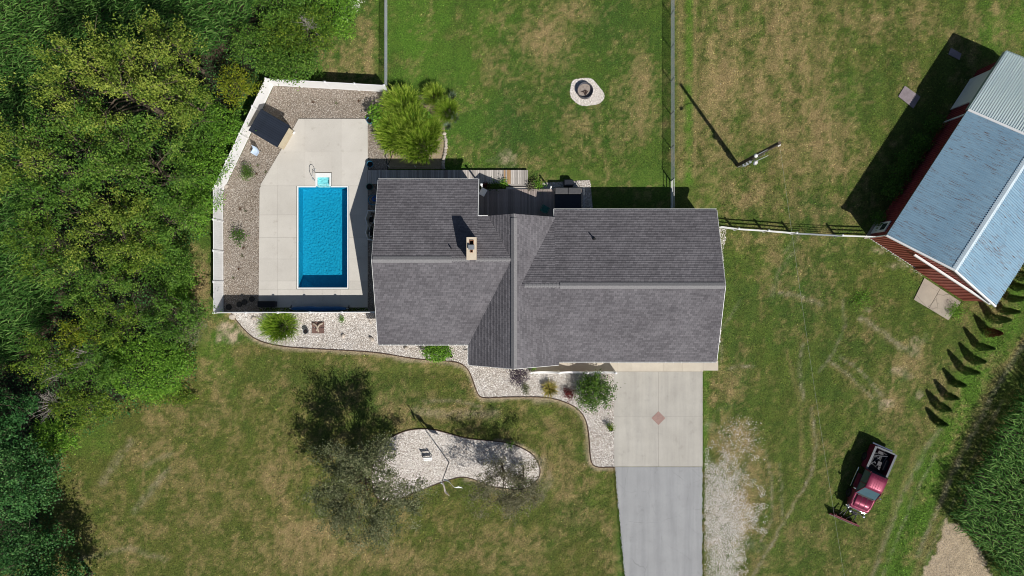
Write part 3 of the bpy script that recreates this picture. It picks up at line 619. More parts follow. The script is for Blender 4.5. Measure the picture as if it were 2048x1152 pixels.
# cover roller
rx,ry = W2(641,617); cr = empty('pool_cover_roller',(rx,ry,.0),0,'rolled blue pool cover on its reel by the lower white fence','cover roller')
b = MB(); pp=[]; rr=[]
for i in range(25): t=i/24; pp.append((-2.25+4.5*t, .02*math.sin(9*t), .48)); rr.append(.10+.10*math.sin(math.pi*min(1,max(0,t)))**.5+.012*math.sin(23*t))
b.tube(pp,rr,12); b.build('rolled_cover',M['blue'],cr,True)
MB().tube([(-2.45,0,.48),(2.45,0,.48)],.035,8).build('axle',M['steel'],cr)
for s in (-2.4,2.4):
    b=MB(); b.tube([(s,-.25,.1),(s,0,.5),(s,.25,.1)],.025,6); b.tube([(s,-.3,.12),(s,.3,.12)],.03,6); b.build('stand',M['darkmetal'],cr)
b=MB(); b.tube([(2.45,0,.48),(2.5,0,.48),(2.5,.2,.62)],.02,6); b.build('crank',M['darkmetal'],cr)
# deck box
bx,by = W2(538,608); db = empty('storage_box',(bx,by,.1),0,'long black storage box on the pool deck corner','storage box')
MB().bbox((0,0,.24),1.38,.46,.48,.03).build('body',M['navy'],db); MB().bbox((0,0,.53),1.44,.52,.09,.03).build('lid',M['black'],db)
for s in (-.4,.4): MB().cbox((s,-.27,.46),.1,.02,.08).build('latch',M['darkmetal'],db)
for i,(x,y,lb) in enumerate(((458,614,'leftmost dark round stepping stone in the shaded fence corner'),(479,609,'second dark round stepping stone from the fence corner'),(489,604,'third dark round stepping stone from the fence corner'),(504,598,'dark round stepping stone nearest the black storage box'))):
    o = MB().lathe([(.24,0),(.23,.06),(.19,.09),(.17,.07)],(0,0,0),18).build('stepping_stone',mat('dark_stone%d'%i,(.05,.048,.045),(.035,.033,.03),5)); o.location=(*W2(x,y),.03); tag(o,lb,'stone','round stepping stones')

# ------------------------------------------------------------------ white vinyl privacy fence round the pool
FH = 1.83
fence = empty('privacy_fence', (*W2(447,624),0), 0, 'white vinyl privacy fence with capped posts enclosing the pool yard', 'fence')
runs = [([(447,624),(757,623)],5),([(447,624),(446,383)],4),([(446,383),(547,171)],4),([(547,171),(776,184)],4)]
postpts = []
def panel(p,q):
    p=Vector((*p,0)); q=Vector((*q,0)); d=q-p; L=d.length; u=d/L; nrm=Vector((-u.y,u.x,0)); b=MB(); n=max(4,int(L/.152))
    # boards with V grooves
    prof=[]; 
    for i in range(n):
        a=.06+(L-.12)*i/n; e=.06+(L-.12)*(i+1)/n; prof += [(a,.010),(a+.012,.020),(e-.012,.020),(e,.010)]
    vs=[];fs=[]
    for s in (1,-1):
        base=len(vs)
        for (t,o) in prof:
            for z in (.08,FH-.06): vs.append(p+u*t+nrm*(o*s)+Vector((0,0,z)))
        for i in range(len(prof)-1):
            k=base+2*i; fs.append((k,k+2,k+3,k+1) if s<0 else (k,k+1,k+3,k+2))
    b.add(vs,fs); b.build('panel',M['white'],fence,world=True)
    for z0,z1 in ((.05,.17),(FH-.10,FH)):
        mb=MB(); c=(p+q)/2; mb.cbox((c.x,c.y,(z0+z1)/2),L-.1,.055,z1-z0,rz=math.atan2(u.y,u.x)); mb.build('rail',M['white'],fence,world=True)
for pts,n in runs:
    a=W2(*pts[0]); c=W2(*pts[1])
    for i in range(n):
        p=lerp(a,c,i/n); q=lerp(a,c,(i+1)/n); panel(p,q)
        for r_ in (p,q):
            if all((r_[0]-s_[0])**2+(r_[1]-s_[1])**2>.01 for s_ in postpts): postpts.append(r_)
for p in postpts:
    po = MB().cbox((p[0],p[1],(FH+.03)/2),.128,.128,FH+.03).build('post',M['white'],fence,world=True)
    b=MB(); b.cbox((p[0],p[1],FH+.045),.16,.16,.03); b.add([(p[0]-.075,p[1]-.075,FH+.06),(p[0]+.075,p[1]-.075,FH+.06),(p[0]+.075,p[1]+.075,FH+.06),(p[0]-.075,p[1]+.075,FH+.06),(p[0],p[1],FH+.12)],[(0,1,4),(1,2,4),(2,3,4),(3,0,4)])
    b.build('post_cap',M['white'],po)

# ------------------------------------------------------------------ chain-link fences
def chainlink(label, x, y0, y1, posts, h=1.2):
    root=empty('chain_link_fence',(*W2(x,y1),0),0,label,'fence')
    X=W2(x,0)[0]; Ya=W2(0,y0)[1]; Yb=W2(0,y1)[1]; L=Ya-Yb
    b=MB(); r=.0030
    def wire(a,c):
        a=Vector(a);c=Vector(c); b.add([a+Vector((r,0,0)),a+Vector((-r,r,0)),a+Vector((-r,-r,0)),c+Vector((r,0,0)),c+Vector((-r,r,0)),c+Vector((-r,-r,0))],[(0,1,4,3),(1,2,5,4),(2,0,3,5)])
    k=Yb-h
    while k<Ya:
        for s in (1,-1):
            ya,yb=(k,k+h) if s>0 else (k+h,k); za,zb=.04,h-.02
            lo=max(Yb,min(ya,yb)); hi=min(Ya,max(ya,yb))
            if hi>lo:
                f=lambda y: za+(zb-za)*((y-ya)/(yb-ya)); wire((X+.012*s,lo,f(lo)),(X+.012*s,hi,f(hi)))
        k+=.062
    b.build('wire_mesh',M['galv'],root,world=True)
    MB().tube([(X,Yb,h),(X,Ya,h)],.021,8).build('top_rail',M['galv'],root,world=True)
    for py in posts:
        y=W2(0,py)[1]; po=MB().tube([(X,y,0),(X,y,h+.05)],.034,8).build('post',M['galv'],root,world=True)
        MB().lathe([(.045,0),(.045,.03),(.0001,.07)],(X,y,h+.04),8).build('post_cap',M['galv'],po)
    return root,X
chainlink('galvanised chain-link fence between the fire pit lawn and the dry lawn',1341.5,-60,362,[-35,30,97,163,229,296,361])
chainlink('short galvanised chain-link fence running up from the white fence end',774.5,-60,181,[-50,12,78,142,180])
# white pipe gate at the house end of the long chain-link run
gx,gy=W2(1341.5,418); g=empty('pipe_gate',(gx,gy,0),0,'white pipe gate between the chain-link fence and the garage roof','gate')
gl=56/24
for xx in (0,):
    for z in (.15,.62,1.12): MB().tube([(xx,0,z),(xx,gl,z)],.03,8).build('rail',M['whitemetal'],g)
    for yy in (.02,gl/2,gl-.04): MB().tube([(xx,yy,.1),(xx,yy,1.15)],.028,8).build('upright',M['whitemetal'],g)

# ------------------------------------------------------------------ rail fence and tube gate by the barn
rf=empty('rail_fence',(*W2(1467.5,459.8),0),0,'white three-rail board fence between the house and the barn','fence')
pb=[(1432,455),(1467.5,459.8),(1526,463.5),(1581,468),(1670.6,472.8),(1737,475)]
for p in pb[1:5]:
    q=W2(*p); po=MB().cbox((*q,.65),.12,.12,1.3).build('post',M['white'],rf,world=True)
    MB().lathe([(.09,0),(.09,.02),(.0001,.09)],(*q,1.3),8).build('post_cap',M['white'],po)
for a,c in ((0,1),(1,2),(2,3),(4,5)):
    A_=Vector((*W2(*pb[a]),0)); B_=Vector((*W2(*pb[c]),0)); dd=B_-A_; mid=(A_+B_)/2
    for z in (.35,.75,1.15): MB().cbox((mid.x,mid.y,z),dd.length-.13,.03,.12,rz=math.atan2(dd.y,dd.x)).build('rail',M['white'],rf,world=True)
tg=empty('tube_gate',(*W2(*pb[3]),0),0,'grey five-bar tube gate in the white rail fence','gate')
A_=Vector((*W2(*pb[3]),0)); B_=Vector((*W2(*pb[4]),0)); u=(B_-A_).normalized(); A_+=u*.12; B_-=u*.12
for z in (.2,.42,.64,.88,1.14): MB().tube([A_+Vector((0,0,z)),B_+Vector((0,0,z))],.022,8).build('bar',M['galv'],tg,world=True)
for t in (.01,.34,.67,.99):
    p=A_.lerp(B_,t); MB().tube([p+Vector((0,0,.18)),p+Vector((0,0,1.16))],.022,8).build('upright',M['galv'],tg,world=True)

# ------------------------------------------------------------------ house
EV=2.75
house=empty('house',(0,0,0),0,'low ranch house with grey shingle roofs of three joined gable wings','house')
RT=.16
def slope(name,e0,e1,r1,r0,m=M['shingle'],parent=house,expo=.145,usk=0.0):
    """shingled slope: e0->e1 eave, r0->r1 ridge (seen counter-clockwise from above); stepped courses"""
    e0,e1,r1,r0=map(Vector,(e0,e1,r1,r0)); nrm=(e1-e0).cross(r0-e0).normalized(); SL=((r0-e0)-(e1-e0).normalized()*((r0-e0).dot((e1-e0).normalized()))).length
    n=max(2,int(round(SL/expo))); b=MB(); b.uv=[]; L=(e1-e0).length
    for i in range(n):
        t0=i/n; t1=(i+1)/n; a=e0.lerp(r0,t0)+nrm*.030; c=e1.lerp(r1,t0)+nrm*.030; d_=e1.lerp(r1,t1)+nrm*.001; f=e0.lerp(r0,t1)+nrm*.001
        a0=e0.lerp(r0,t0)+nrm*.0; c0=e1.lerp(r1,t0)+nrm*.0
        k=len(b.v); b.v+=[tuple(v) for v in (a,c,d_,f,a0,c0)]
        v0=i*.145+.002; v1=(i+1)*.145-.002; ox=usk+(i*.377)%3
        ud=(e1-e0).normalized(); U=[ox+(q-e0).dot(ud) for q in (a,c,d_,f)]
        b.uv+=[(U[0],v0),(U[1],v0),(U[2],v1),(U[3],v1),(U[0],v0),(U[1],v0)]
        b.f+=[(k,k+1,k+2,k+3),(k+4,k+5,k+1,k)]
    dn=Vector((0,0,-RT)); k=len(b.v)
    b.v+=[tuple(v) for v in (e0,e1,r1,r0,e0+dn,e1+dn,r1+dn,r0+dn)]; b.uv+=[(0,0)]*8
    b.f+=[(k,k+4,k+5,k+1),(k+1,k+5,k+6,k+2),(k+2,k+6,k+7,k+3),(k+3,k+7,k+4,k),(k+4,k+7,k+6,k+5)]
    return b.build(name,m,parent,world=False)
# left wing
LX0,LXB,LYB,LYF,LRY,LRZ=-10.60,-2.65,8.56,-4.44,2.15,5.20
kB=(LRZ-EV)/(LYB-LRY); NY=5.6; NZ=EV+(LYB-NY)*kB
slope('roof_slope',(LXB,LYB,EV),(LX0,LYB,EV),(LX0,LRY,LRZ),(LXB,LRY,LRZ))
slope('roof_slope',(.1,NY,NZ),(LXB,NY,NZ),(LXB,LRY,LRZ),(.1,LRY,LRZ),usk=8.0)
slope('roof_slope',(LX0,LYF,EV),(-3.41+.35,LYF,EV),(.1,LRY,LRZ),(LX0,LRY,LRZ))
# middle wing
MXL,MXR,MRX,MRZ,MYB,MYF=-3.41,3.72,.15,5.32,5.6,-6.1
zl=NZ-.02; xl=MRX-(MRZ-zl)/((MRZ-EV)/(MRX-MXL))
slope('roof_slope',(MXL,2.1,EV),(MXL,MYF,EV),(MRX,MYF,MRZ),(MRX,2.1,MRZ))
slope('roof_slope',(xl,MYB,zl),(xl,2.1,zl),(MRX,2.1,MRZ),(MRX,MYB,MRZ),usk=5)
slope('roof_slope',(MXR,MYF,EV),(MXR,MYB,EV),(MRX,MYB,MRZ),(MRX,MYF,MRZ))
# right wing
RXL,RXR,RYB,RYF,RRY,RRZ=3.33,16.22,6.18,-5.82,.18,4.95
slope('roof_slope',(RXR,RYB,EV),(RXL,RYB,EV),(RXL,RRY,RRZ),(RXR,RRY,RRZ))
slope('roof_slope',(RXL,5.55,EV+(RYB-5.55)*(RRZ-EV)/(RYB-RRY)),(RXL-.001,5.55,EV+(RYB-5.55)*(RRZ-EV)/(RYB-RRY)),(.7,RRY,RRZ),(RXL,RRY,RRZ),usk=3)
slope('roof_slope',(MXR,RYF,EV),(RXR,RYF,EV),(RXR,RRY,RRZ),(MXR,RRY,RRZ))
slope('roof_slope',(MXR-.001,RYF,EV),(MXR,RYF,EV),(MXR,RRY,RRZ),(.7,RRY,RRZ),usk=4)
# ridge caps (pieces) and ridge vents
def caps(p,q,wd,slA,slB,step=.30,lift=.02,m=M['cap'],name='ridge_cap'):
    p=Vector(p);q=Vector(q);d=q-p;L=d.length;u=d/L;s=Vector((-u.y,u.x,0)); n=max(1,int(L/step)); root=None
    b=MB(); s2=step*1.0
    vs=[Vector((0,0,lift+.012)),-s.copy()]
    me=None
    def one(): 
        mb=MB(); A0=Vector((0,0,lift+.012)); 
        for t,l in ((0,.012),(L/n*1.03,0)):
            for o_,sl in ((-wd,slB),(0,0),(wd,slA)): mb.v.append(tuple(u*t+s*o_+Vector((0,0,lift+l-abs(o_)*sl))))
        for i_ in (0,1,2): 
            x=mb.v[i_]; mb.v.append((x[0],x[1],x[2]-.03))
        mb.f=[(0,1,4,3),(1,2,5,4),(6,7,1,0),(7,8,2,1)]
        return mb.mesh(name,m)
    me=one()
    for i in range(n):
        link(name,me,house,loc=p+d*(i/n))
caps((LX0,LRY,LRZ),(-3.2,LRY,LRZ),.17,.37,.37)
caps((-2.75,LRY,LRZ),(-.1,LRY,LRZ),.17,.37,.37)
caps((MRX,MYF,MRZ),(MRX,MYB,MRZ),.18,.70,.70)
caps((.95,RRY,RRZ),(RXR,RRY,RRZ),.17,.36,.36)
def vent(p,q,sl):
    p=Vector(p);q=Vector(q);d=q-p;u=d.normalized();s=Vector((-u.y,u.x,0)); b=MB(); z=Vector((0,0,1))
    prof=[(-.24,-.24*sl+.02),(-.24,-.24*sl+.075),(0,.095),(.24,-.24*sl+.075),(.24,-.24*sl+.02)]
    vs=[e+s*o+z*h for e in (p,q) for o,h in prof]; b.add(vs,[(i,i+1,i+6,i+5) for i in range(4)]+[(0,5,9,4),(0,4,3,2,1),(5,6,7,8,9)][1:]); b.build('ridge_vent',M['cap'],house)
vent((LX0+.08,LRY,LRZ),(-4.55,LRY,LRZ),.37); vent((3.65,RRY,RRZ),(RXR-.1,RRY,RRZ),.36); vent((MRX,MYF+.15,MRZ),(MRX,MYB-.3,MRZ),.70)
# gutters, fascia and drip edges
def gutter(a,c,side,m=M['whitemetal'],hang=True):
    a=Vector(a);c=Vector(c);u=(c-a).normalized();s=Vector((-u.y,u.x,0))*side;L=(c-a).length;z=Vector((0,0,1)); b=MB()
    def bar(o0,o1,h0,h1):
        vs=[a+s*o+z*h+u*t for t in (0,L) for o,h in ((o0,h0),(o1,h0),(o1,h1),(o0,h1))]; b.add(vs,[(0,1,2,3),(7,6,5,4),(0,4,5,1),(1,5,6,2),(2,6,7,3),(3,7,4,0)])
    bar(.005,.11,-.16,-.14); bar(.09,.11,-.14,-.02); bar(.005,.02,-.14,-.03)
    o=b.build('gutter',m,house)
    if hang:
        hb=MB().cbox((0,0,0),.03,.12,.015,rz=math.atan2(u.y,u.x)).mesh('gutter_hanger',m); n=int(L/.61)
        for i in range(n): link('gutter_hanger',hb,o,loc=a+u*(L*(i+.5)/n)+s*.075-z*.012)
gutter((LX0,LYB,EV),(LXB,LYB,EV),1,hang=False); gutter((RXL-.02,RYB,EV),(RXR,RYB,EV),1,hang=False)
gutter((LX0,LYF,EV),(MXL,LYF,EV),-1); gutter((MXR-.6,RYF,EV),(RXR,RYF,EV),-1); gutter((MXL,LYF-.1,EV),(MXL,MYF,EV),-1,hang=False)
def trim(a,c,wd=.03,ht=.18,up=.03):
    a=Vector(a);c=Vector(c);m_=(a+c)/2;d=c-a; L=d.length
    b=MB(); u=d.normalized(); s=Vector((-u.y,u.x,0)).normalized()*wd/2; z=Vector((0,0,1))
    vs=[e+s*k+z*h for e in (a,c) for k,h in ((-1,-ht),(1,-ht),(1,up),(-1,up))]; b.add(vs,[(3,2,1,0),(4,5,6,7),(0,1,5,4),(1,2,6,5),(2,3,7,6),(3,0,4,7)]); b.build('rake_trim',M['whitemetal'],house)
trim((LXB+.02,LYB+.1,EV),(LXB+.02,NY,NZ),.05); trim((LXB,NY+.02,NZ),(xl,NY+.02,NZ),.05)
trim((LX0-.02,LYB,EV),(LX0-.02,LRY,LRZ),.03,up=.005); trim((LX0-.02,LYF,EV),(LX0-.02,LRY,LRZ),.03,up=.005)
trim((RXR+.02,RYB,EV),(RXR+.02,RRY,RRZ),.03,up=.005); trim((RXR+.02,RYF,EV),(RXR+.02,RRY,RRZ),.03,up=.005)
trim((RXL-.02,RYB+.1,EV),(RXL-.02,MYB-.05,EV+.15),.05); trim((MXL,MYF-.02,EV),(MRX,MYF-.02,MRZ),.03,up=.0); trim((MXR,MYF-.02,EV),(MRX,MYF-.02,MRZ),.03,up=.0)
# walls
def wall(b): return b.build('wall',M['siding'],house)
b=MB(); b.box(-10.25,-2.97,-4.0,8.15,0,EV-.12); wall(b)
b=MB(); b.box(-2.96,3.4,-5.6,5.25,0,EV-.05); wall(b)
b=MB(); b.box(3.41,15.85,-5.2,5.8,0,EV-.1); wall(b)
def gable(p,q,apex,th,axis):
    p,q,apex=map(Vector,(p,q,apex)); o=Vector((th,0,0)) if axis=='x' else Vector((0,th,0)); b=MB(); b.add([p,q,apex,p+o,q+o,apex+o],[(0,2,1),(3,4,5),(0,1,4,3),(1,2,5,4),(2,0,3,5)]); b.build('gable_wall',M['siding'],house)
gable((-10.24,-3.9,EV-.2),(-10.24,8.0,EV-.2),(-10.24,LRY,LRZ-.2),.1,'x'); gable((15.84,-5.1,EV-.2),(15.84,5.6,EV-.2),(15.84,RRY,RRZ-.2),-.1,'x')
gable((-2.9,-5.59,EV-.2),(3.3,-5.59,EV-.2),(MRX,-5.59,MRZ-.25),.1,'y'); gable((-2.6,5.24,EV-.2),(3.0,5.24,EV-.2),(MRX,5.24,MRZ-.25),-.1,'y')
gable((-2.98,8.1,EV-.13),(-2.98,5.3,EV-.13),(-2.98,5.65,NZ-.19),-.05,'x')
def window(c,wd,ht,axis,out):
    b=MB(); x,y,z=c; t=.05
    if axis=='y': b.box(x-wd/2,x+wd/2,y-t*0,y+out*t,z,z+ht) if out>0 else b.box(x-wd/2,x+wd/2,y+out*t,y,z,z+ht)
    else: b.box(x,x+out*t,y-wd/2,y+wd/2,z,z+ht) if out>0 else b.box(x+out*t,x,y-wd/2,y+wd/2,z,z+ht)
    f=b.build('window',M['white'],house)
    for s in (-1,1):
        b=MB(); e=out*t; g=out*.012
        if axis=='y': b.box(x+s*wd/4-wd/4+.06,x+s*wd/4+wd/4-.06,min(y+e,y+e+g),max(y+e,y+e+g),z+.07,z+ht-.07)
        else: b.box(min(x+e,x+e+g),max(x+e,x+e+g),y+s*wd/4-wd/4+.06,y+s*wd/4+wd/4-.06,z+.07,z+ht-.07)
        b.build('pane',M['glass'],f)
for c,wd in (((-8.6,-4.0,.9),1.6),((-5.4,-4.0,.9),1.6)): window(c,wd,1.3,'y',-1)
window((-.9,-5.6,.8),1.8,1.5,'y',-1)
for c in ((-8.5,8.15,.9),(-5.2,8.15,.9)): window(c,1.4,1.2,'y',1)
window((-.5,5.25,.2),1.9,2.0,'y',1); window((9.5,5.8,.9),1.5,1.2,'y',1); window((13.2,5.8,.9),1.2,1.2,'y',1)
window((-10.25,5.5,.9),1.4,1.2,'x',-1); window((15.85,2.0,.9),1.2,1.2,'x',1)
for gx0,gx1 in ((8.6,13.6),(14.1,15.6)):
    dr=MB().box(gx0,gx1,-5.24,-5.19,.07,2.2).build('garage_door' if gx1-gx0>2 else 'door',M['white'],house)
    nn=4
    for i in range(nn): MB().box(gx0+.06,gx1-.06,-5.26,-5.235,.12+i*.52,.12+i*.52+.46).build('panel',M['white'],dr)
dr=MB().box(4.6,5.6,-5.25,-5.19,.07,2.15).build('door',M['reddark'],house); MB().lathe([(.03,0),(.04,.03),(.0001,.05)],(5.45,-5.3,1.05),8).build('handle',M['steel'],dr)
# chimney
cx,cy=W2(943,497,6.25); ch=MB().box(cx-.33,cx+.33,cy-.80,cy+.80,3.6,5.72).build('chimney',M['brickr'],house)
# brick courses on the chimney shaft
for i in range(12):
    z=4.35+i*.112
    MB().box(cx-.338,cx+.338,cy-.808,cy+.808,z,z+.096).build('brick_course',M['brickr'],ch)
b=MB(); zt0,zt1=5.72,5.9; xa,xb,ya,yb=cx-.37,cx+.37,cy-.84,cy+.84
f1=(cx-.15,cx+.17,cy+.28,cy+.62); f2=(cx-.10,cx+.11,cy-.30,cy-.10)
b.box(xa,xb,f1[3],yb,zt0,zt1); b.box(xa,f1[0],f1[2],f1[3],zt0,zt1); b.box(f1[1],xb,f1[2],f1[3],zt0,zt1); b.box(xa,xb,f2[3],f1[2],zt0,zt1)
b.box(xa,f2[0],f2[2],f2[3],zt0,zt1); b.box(f2[1],xb,f2[2],f2[3],zt0,zt1); b.box(xa,xb,ya,f2[2],zt0,zt1); b.build('crown',M['brickc'],ch)
for f in (f1,f2):
    b=MB(); t=.03
    b.box(f[0],f[0]+t,f[2],f[3],5.7,5.97); b.box(f[1]-t,f[1],f[2],f[3],5.7,5.97); b.box(f[0]+t,f[1]-t,f[2],f[2]+t,5.7,5.97); b.box(f[0]+t,f[1]-t,f[3]-t,f[3],5.7,5.97); b.build('flue',M['flue'],ch)
    MB().box(f[0]+t,f[1]-t,f[2]+t,f[3]-t,5.62,5.735).build('soot_floor',M['soot'],ch)
MB().bbox((cx+.0,cy+.09,6.09),.46,.36,.06,.015).build('chimney_cap',M['steel'],ch); MB().box(cx-.17,cx+.17,cy-.02,cy+.2,5.9,6.06).build('cap_screen',M['darkmetal'],ch)
ch.location = (0,0,.36)
# plumbing vents
for px,py,h in ((902,496,5.02),(1189,477,3.98)):
    vx,vy=W2(px,py,h); o=MB().tube([(vx,vy,h-.6),(vx,vy,h+.12)],.05,10).build('vent_pipe',M['black'],house); MB().lathe([(.13,0),(.06,.1)],(vx,vy,h-.28),12).build('flashing',M['darkmetal'],o)
# porch: low scalloped white fence in front of the entry
px0,py_=W2(1061,742.5); px1,_=W2(1228,742.5); pf=empty('porch_fence',(px0,py_,.07),0,'low white scalloped porch fence in front of the entry walk','fence')
nseg=3; Ls=(px1-px0)/nseg
for k in range(nseg):
    b=MB(); n=18; vs=[]; 
    for i in range(n+1):
        t=i/n; x=k*Ls+.06+(Ls-.12)*t; z=.98-.52*math.sin(math.pi*t)**1.0
        for y in (-.02,.02): vs+= [(x,y,0),(x,y,z)]
    fs=[]
    for i in range(n):
        q=4*i; fs+=[(q,q+4,q+5,q+1),(q+2,q+3,q+7,q+6),(q+1,q+5,q+7,q+3)]
    b.add(vs,fs); b.build('scalloped_panel',M['white'],pf)
    b=MB(); pth=[(k*Ls+.06+(Ls-.12)*i/n,0,.99-.52*math.sin(math.pi*i/n)) for i in range(n+1)]
    for a,c in zip(pth[:-1],pth[1:]):
        va=Vector(a);vc=Vector(c); b.add([va+Vector((0,s,h)) for s,h in ((-.07,0),(.07,0),(.07,.035),(-.07,.035))]+[vc+Vector((0,s,h)) for s,h in ((-.07,0),(.07,0),(.07,.035),(-.07,.035))],[(0,4,5,1),(1,5,6,2),(2,6,7,3),(3,7,4,0)])
    b.build('cap_rail',M['white'],pf)
for k in range(nseg+1):
    po=MB().cbox((k*Ls,0,.52),.14,.14,1.04).build('post',M['white'],pf); MB().lathe([(.11,0),(.11,.03),(.0001,.10)],(k*Ls,0,1.04),8).build('post_cap',M['white'],po)
MB().box(0,px1-px0,-.17,-.09,-.07,.05).build('kerb',M['white'],pf)
# downspout by the valley
# ------------------------------------------------------------------ deck and boardwalk
bw=empty('boardwalk',(*W2(736,350),.12),0,'weathered grey plank boardwalk along the back of the house','boardwalk')
xa,ya=W2(736,340,.3); xb,yb=W2(1056,368,.3); nb=92; bwid=(xb-xa)/nb
me1=MB().bbox((0,0,0),bwid-.012,ya-yb,.04,.006).mesh('board',M['wood']); me2=MB().bbox((0,0,0),bwid-.012,ya-yb,.04,.006).mesh('board',M['woodnew'])
me3=MB().bbox((0,0,0),bwid-.012,ya-yb,.04,.006).mesh('board',M['wooddark'])
oz=Vector(bw.location)
for i in range(nb):
    t=(i+.5)/nb; px=736+320*t
    m_= me2 if (1006<px<1010 or 1013<px<1021) else (me3 if 888<px<897 else me1)
    o=link('board',m_,bw,loc=Vector((xa+(i+.5)*bwid,(ya+yb)/2+rnd.uniform(-.006,.006),.28+rnd.uniform(-.004,.004)))-oz)
for yy in (ya-.1,yb+.1): MB().box(xa,xb,yy-.03,yy+.03,.05,.258).build('joist',M['wooddark'],bw,world=True)
dk=empty('deck',(*W2(1030,405),0),0,'dark stained plank deck in the back corner of the house','deck')
xa,ya=W2(957,378.5,.6); xb,_=W2(1109,0,.6); yb=5.3; nb=44; bwid=(xb-xa)/nb; oz=Vector(dk.location)
me=MB().bbox((0,0,0),bwid-.012,ya-yb,.04,.006).mesh('board',M['wooddark'])
for i in range(nb): link('board',me,dk,loc=Vector((xa+(i+.5)*bwid,(ya+yb)/2,.58+rnd.uniform(-.004,.004)))-oz)
MB().box(xa,xb,yb,ya-.02,.1,.555).build('frame',M['wooddark'],dk,world=True)
MB().box(xa,xb,ya-.015,ya+.03,.1,.57).build('fascia_board',M['wood'],dk,world=True)
for i,(y0,y1,z) in enumerate(((368,372.5,.32),(373.5,378,.46))):
    xs0,yA=W2(1012,y0,z); xs1,yB=W2(1056,y1,z)
    for k in range(2):
        h_=(yA-yB)/2; MB().bbox(((xs0+xs1)/2,yB+h_*(k+.5),z-.02),xs1-xs0,h_-.008,.04,.006).build('tread',M['wood'],dk,world=True)
    MB().box(xs0,xs1,yB,yA-.02,.05,z-.041).build('riser',M['wooddark'],dk,world=True)
# hot tub
hx,hy=W2(1134,404); ht=empty('hot_tub',(hx,hy,0),0,'dark square hot tub with folded grey cover beside the deck','hot tub')
MB().bbox((0,0,.42),2.25,2.1,.84,.06).build('cabinet',M['wooddark'],ht); MB().bbox((0,-.1,.88),2.2,1.75,.08,.04).build('shell_rim',M['navy'],ht)
MB().bbox((0,-.25,.945),2.15,1.5,.06,.03).build('cover',M['navy'],ht)
for s in (-1,1): MB().bbox((s*.54,.80,.98),1.05,.52,.16,.05).build('folded_cover_half',mat('grey_vinyl%d'%s,(.085,.085,.09),(.06,.06,.065),4,rough=.6),ht)
b=MB(); b.tube([(1.3,-.9,.05),(1.3,-.9,1.05),(1.3,.95,1.05),(1.3,.95,.05)],.03,8); b.build('cover_lifter',M['steel'],ht)
b=MB(); b.bbox((0,0,.3),.78,.62,.6,.08); o=b.build('utility_box',M['navy']); o.location=(*W2(1136,368),.02); tag(o,'small dark plastic box on gravel above the hot tub','box')
sheet('hot_tub_gravel',[(1085,366),(1150,362),(1180,360),(1183,390),(1186,422),(1100,422),(1085,400)],.033,M['gravel_w'])
stones('tub_gravel',[(1085,366),(1150,362),(1180,360),(1183,390),(1186,422),(1160,422),(1160,380),(1100,380)],1500,.025,.05,M['stone_w'],.033,label='pale gravel beside the hot tub')
# deck chair (moulded, green)
c=W(1090,418,.9); dc=empty('garden_chair',(c[0],c[1],.6),R(150),'green plastic garden chair on the dark deck','chair')
MB().bbox((0,0,.40),.52,.50,.04,.015).build('seat',M['greenpl'],dc)
b=MB(); vs=[];n=8
for i in range(n+1):
    a=-1+2*i/n
    for z,y in ((.40,.24),(.86,.36)): 
        vs+= [(a*.27,y-.07*a*a,z),(a*.27,y+.03-.07*a*a,z)]
fs=[]
for i in range(n):
    q=4*i; fs+=[(q,q+4,q+6,q+2),(q+1,q+3,q+7,q+5),(q+2,q+6,q+7,q+3)]
b.add(vs,fs); b.build('backrest',M['greenpl'],dc)
for s in (-1,1):
    b=MB(); b.tube(smooth_poly([(s*.29,.30,.66),(s*.32,.0,.66),(s*.30,-.24,.60),(s*.29,-.26,.2),(s*.29,-.28,0)],1,False),.028,6); b.build('armrest',M['greenpl'],dc)
    MB().tube([(s*.25,.24,.4),(s*.28,.30,0)],.026,6).build('leg',M['greenpl'],dc)
# white table and post by the deck corner
c=W(966,384,1.1); wt=empty('patio_table',(c[0],c[1],.3),R(-28),'small white square table on the deck beside the house corner','table')
MB().bbox((0,0,.78),.50,.62,.04,.02).build('top',M['white'],wt)
for sx in (-1,1):
    for sy in (-1,1): MB().tube([(sx*.17,sy*.22,.76),(sx*.2,sy*.25,.28)],.02,6).build('leg',M['white'],wt)
c=W2(965.5,378); o=empty('lamp_post',(*c,.1),0,'white post standing beside the house corner and boardwalk','post'); MB().tube([(0,0,0),(0,0,2.3)],.07,8).build('shaft',M['white'],o); MB().lathe([(.09,0),(.11,.08),(.0001,.16)],(0,0,2.3),10).build('finial',M['white'],o)
c=W2(1100,379); o=empty('deck_post',(*c,.3),0,'white post at the hot tub corner of the deck','post'); MB().cbox((0,0,.6),.1,.1,1.2).build('shaft',M['white'],o); MB().lathe([(.08,0),(.08,.02),(.0001,.08)],(0,0,1.2),8).build('cap',M['white'],o)
